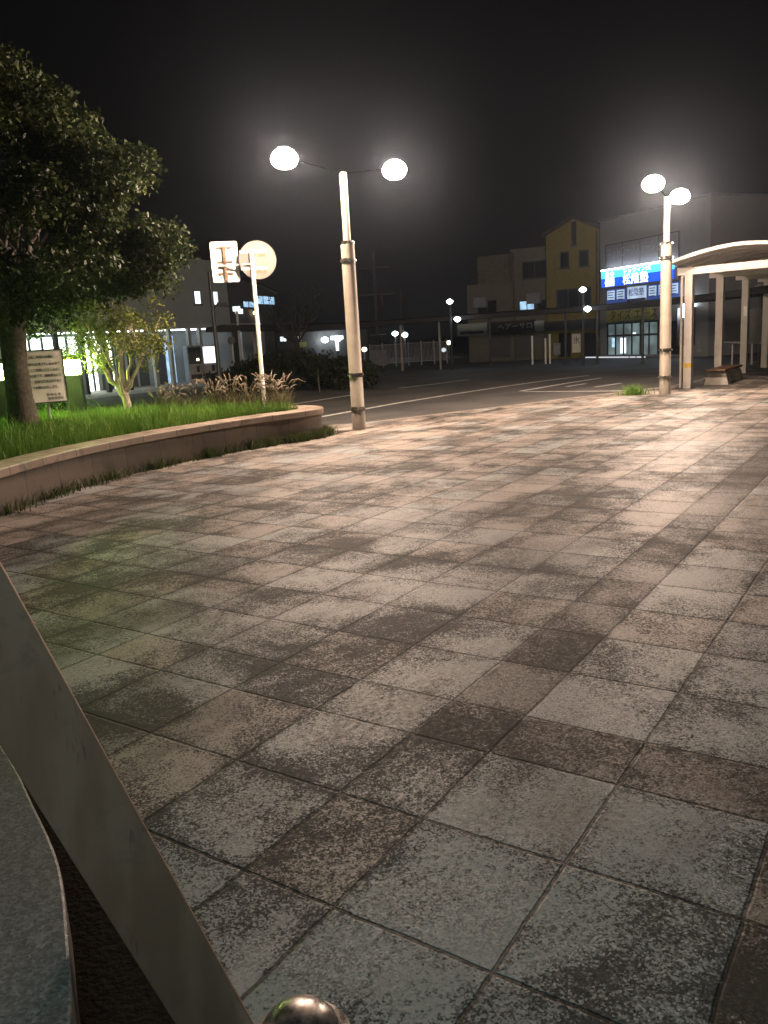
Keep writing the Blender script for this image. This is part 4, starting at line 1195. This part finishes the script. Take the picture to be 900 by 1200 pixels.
t = thing('round_mirror', 'round traffic mirror on a pale post before the annex', 'traffic mirror', (a.x, a.y, -.1))
MB().tube([(0, 0, 0), (0, 0, tp.z + .1)], .045, 8).build('post', M['fencewhite'], t)
o = MB().lathe([(0, -.02), (.13, -.02), (.15, .02), (0, .03)], seg=20).build('mirror', M['darkwall'], t)
o.location = (0, -.08, tp.z + .1); o.rotation_euler = (R(90), 0, 0)
for px, yt, lab in ((624, 395, 'pale slim post standing alone before the cream shop'), (639.5, 398, 'pale slim post, shorter one of the close pair before the shops'), (644.5, 393, 'pale slim post, taller one of the close pair before the shops')):
    a = atY(px, 423, 39.5); tp = atY(px, yt, 39.5)
    t = thing('slim_post', lab, 'post', (a.x, a.y, -.1), 0, 'pale slim posts before the shops')
    MB().tube([(0, 0, 0), (0, 0, tp.z + .1)], .045, 8).build('post', M['signpole'], t)
    MB().lathe([(0, .04), (.06, .02), (.06, -.02), (0, -.04)], (0, 0, tp.z + .13), 8).build('cap', M['signpole'], t)
p0, p1_ = atY(836, 430, 30), atY(905, 430, 25)
t = thing('guard_rail', 'thin grey guard rail crossing behind the shelter columns', 'guard rail', (p0.x, p0.y, -.1), math.atan2(p1_.y - p0.y, p1_.x - p0.x))
Lr = (p1_ - p0).length
MB().tube([(0, 0, .8), (Lr, 0, .8)], .03, 8).build('rail', M['fencewhite'], t)
for k_ in range(4):
    MB().tube([(Lr * k_ / 3, 0.04, 0), (Lr * k_ / 3, 0.04, .78)], .03, 8).build('post', M['fencewhite'], t)

# ------------------------------------------------------------------ foreground: granite seat, leaning steel band, steel dome
def granite_mat():
    m, t, b = new_mat('polished_granite')
    tc = t.n('ShaderNodeTexCoord').outputs['Object']
    vo = t.n('ShaderNodeTexVoronoi'); t.t.links.new(tc, vo.inputs['Vector']); vo.inputs['Scale'].default_value = 190
    s = t.n('ShaderNodeSeparateColor'); t.t.links.new(vo.outputs['Color'], s.inputs[0])
    c = t.mix(s.outputs[0], (0.115, 0.105, 0.098), (0.31, 0.29, 0.275))
    c = t.mix(t.ramp(t.noise(tc, 55, 4, 0.7), 0.45, 0.62, 0, .7), c, (0.14, 0.13, 0.125))
    t.put(b.inputs['Base Color'], c)
    b.inputs['Roughness'].default_value = 0.32
    t.put(b.inputs['Normal'], t.bump(s.outputs[1], 0.06, 0.002))
    return m
M['granite'] = granite_mat()
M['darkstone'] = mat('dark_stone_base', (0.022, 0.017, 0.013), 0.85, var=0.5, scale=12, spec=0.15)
edge = cr([(-1.75, 2.95), (-1.12, 2.14), (-.88, 1.79), (-.735, 1.56), (-.635, 1.34), (-.555, 1.13), (-.52, .9), (-.50, .5), (-.6, 0.0), (-1.2, -.5)], 6)
gp = [(p.x, p.y) for p in edge] + [(-3.2, -.5), (-3.2, 2.95)]
g_ = thing('granite_seat', 'grey granite block with a rounded polished edge under the steel band', 'granite seat', (-1.6, 1.2, 0))
b0 = MB(); b0.prism([(x_ + 1.6, y_ - 1.2) for x_, y_ in gp], .33, .45)
b0.build('slab', M['granite'], g_, .006)
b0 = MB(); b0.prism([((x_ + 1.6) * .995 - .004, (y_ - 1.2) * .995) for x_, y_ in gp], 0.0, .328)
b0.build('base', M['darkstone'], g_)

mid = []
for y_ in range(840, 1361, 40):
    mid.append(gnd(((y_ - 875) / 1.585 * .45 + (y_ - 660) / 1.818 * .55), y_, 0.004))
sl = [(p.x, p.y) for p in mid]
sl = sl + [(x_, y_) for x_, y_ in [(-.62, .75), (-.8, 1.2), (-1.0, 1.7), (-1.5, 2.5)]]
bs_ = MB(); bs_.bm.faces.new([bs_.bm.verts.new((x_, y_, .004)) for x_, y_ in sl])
kind(bs_.build('shaded_soil', mat('shade_dark_soil', (0.014, 0.010, 0.0075), 0.95, var=0.5, scale=30, bump=0.8, bscale=60, spec=0.08)), 'structure')  # soil strip; near-black colour carries the deep shade of the gap

def band_mat():
    m, t, b = new_mat('smeared_stainless_steel')
    tc = t.n('ShaderNodeTexCoord').outputs['Object']
    mp = t.n('ShaderNodeMapping'); t.t.links.new(tc, mp.inputs[0]); mp.inputs['Scale'].default_value = (6, 6, 1.6)
    st = t.noise(mp.outputs[0], 2.0, 4, 0.5, 0.3)
    sm = t.noise(tc, 9, 6, 0.7, 0.4)
    c = t.mix(t.ramp(st, 0.35, 0.65), (0.34, 0.215, 0.145), (0.44, 0.29, 0.205))
    c = t.mix(t.ramp(sm, 0.55, 0.72, 0, .6), c, (0.20, 0.16, 0.135))
    t.put(b.inputs['Base Color'], c)
    mp2 = t.n('ShaderNodeMapping'); t.t.links.new(tc, mp2.inputs[0]); mp2.inputs['Scale'].default_value = (40, 40, 3); mp2.inputs['Rotation'].default_value = (R(25), R(-30), 0)
    scr = t.ramp(t.noise(mp2.outputs[0], 3.0, 3, 0.6, 1.0), 0.60, 0.68)
    msk = t.ramp(t.noise(tc, 6, 3), 0.5, 0.62)
    c = t.mix(t.m('MULTIPLY', t.m('MULTIPLY', scr, msk), 0.5), c, (0.12, 0.095, 0.08))
    t.put(b.inputs['Base Color'], c)
    t.put(b.inputs['Normal'], t.bump(t.m('ADD', scr, st), 0.08, 0.002))
    b.inputs['Metallic'].default_value = 0.35
    t.put(b.inputs['Roughness'], t.ramp(sm, 0.3, 0.7, 0.38, 0.58))
    return m
M['band'] = band_mat()
Rt0, Rb0, Lb0 = atD(0, 660, 1.38), atD(297, 1200, 1.83), atD(205, 1200, 1.75)
pn_ = (Rb0 - Rt0).cross(Lb0 - Rt0).normalized()
def on_band(x, y):
    d = Vector(ray(x, y)); c0 = Vector(CAM)
    return c0 + d * ((Rt0 - c0).dot(pn_) / d.dot(pn_))
r0, r1 = on_band(-297 * .3, 660 - 540 * .3), on_band(297 * 1.02, 660 + 540 * 1.02)
l0, l1 = on_band(-205 * .75, 875 - 325 * .75), on_band(205 * 1.1, 875 + 325 * 1.1)
nrm = (r1 - r0).cross(l1 - r0).normalized()
if nrm.dot(Vector(CAM) - r0) < 0:
    nrm = -nrm
bk = -nrm * .014
org = Vector((l1.x, l1.y, 0))
sb_ = MB().hexa([p - org for p in (l0 + bk, r0 + bk, r1 + bk, l1 + bk, l0, r0, r1, l1)]).build('steel_band', M['band'], None, .0035)
sb_.location = org
tag(sb_, 'flat brushed steel band leaning diagonally down to the paving beside the granite', 'steel band')
dm = MB().lathe([(.115, 0), (.115, .006), (.09, .008), (.09, .022), (.084, .048), (.068, .072), (.042, .088), (0, .094)], (0, 0, 0), 28).build('steel_dome', mat('worn_chrome', (0.30, 0.27, 0.25), 0.32, 0.8, 0.45, 30, dirt=(0.10, 0.085, 0.075)), None, smooth=True)
dm.scale = (1, 1, .85)
dm.location = (-.252, 1.525, 0.001)
tag(dm, 'shiny worn steel dome fixed to the paving at the foot of the steel band', 'steel dome')

# ------------------------------------------------------------------ night sky, air, lights
W = bpy.data.worlds.new('World'); S.world = W; W.use_nodes = True
t = NT(W.node_tree)
bg = W.node_tree.nodes['Background']
sky = t.n('ShaderNodeTexSky', sky_type='NISHITA'); sky.sun_disc = False
sky.sun_elevation = R(-8); sky.sun_rotation = R(200)
geo = t.n('ShaderNodeTexCoord').outputs['Generated']
sx = t.n('ShaderNodeSeparateXYZ'); t.t.links.new(geo, sx.inputs[0])
gl = t.mix(t.ramp(sx.outputs[2], -0.05, 0.65), (0.0040, 0.0038, 0.0039), (0.0024, 0.0022, 0.0023))   # town glow, stronger low down
sk = t.mix(0.02, gl, sky.outputs[0], 'ADD')
t.put(bg.inputs[0], sk); bg.inputs[1].default_value = 1.0

lp = bpy.data.lights.new('unseen_rear_lamp', 'POINT'); lp.energy = 250; lp.color = (0.68, 0.96, 1.0); lp.shadow_soft_size = 0.3  # unseen lamp added behind the camera, cool light for the near paving
lo = bpy.data.objects.new('unseen_rear_lamp', lp); COL.objects.link(lo); lo.location = (0.5, -2.2, 4.0)
sun = bpy.data.lights.new('moon', 'SUN'); sun.energy = 0.004; sun.angle = R(2); sun.color = (0.9, 0.93, 1.0)
so = bpy.data.objects.new('moon', sun); COL.objects.link(so); so.rotation_euler = (R(40), 0, R(200))

hz, ht, hb = new_mat('night_air')
hz.node_tree.nodes.remove(hb)
pv = ht.n('ShaderNodeVolumePrincipled')
pv.inputs['Color'].default_value = (0.66, 0.78, 0.95, 1); pv.inputs['Density'].default_value = 0.0006; pv.inputs['Anisotropy'].default_value = 0.9
ht.t.links.new(pv.outputs[0], hz.node_tree.nodes['Material Output'].inputs['Volume'])
h_ = MB().box(-605, 605, -205, 1205, -1.6, 16).build('haze', hz)
kind(h_, 'stuff')

S.render.engine = 'CYCLES'
S.cycles.use_denoising = True
S.cycles.max_bounces = 6; S.cycles.diffuse_bounces = 3; S.cycles.glossy_bounces = 3; S.cycles.volume_bounces = 0
S.cycles.sample_clamp_indirect = 4.0
S.cycles.use_light_tree = True
S.view_settings.view_transform = 'Standard'; S.view_settings.look = 'None'
S.view_settings.exposure = 0.0; S.view_settings.gamma = 1.0
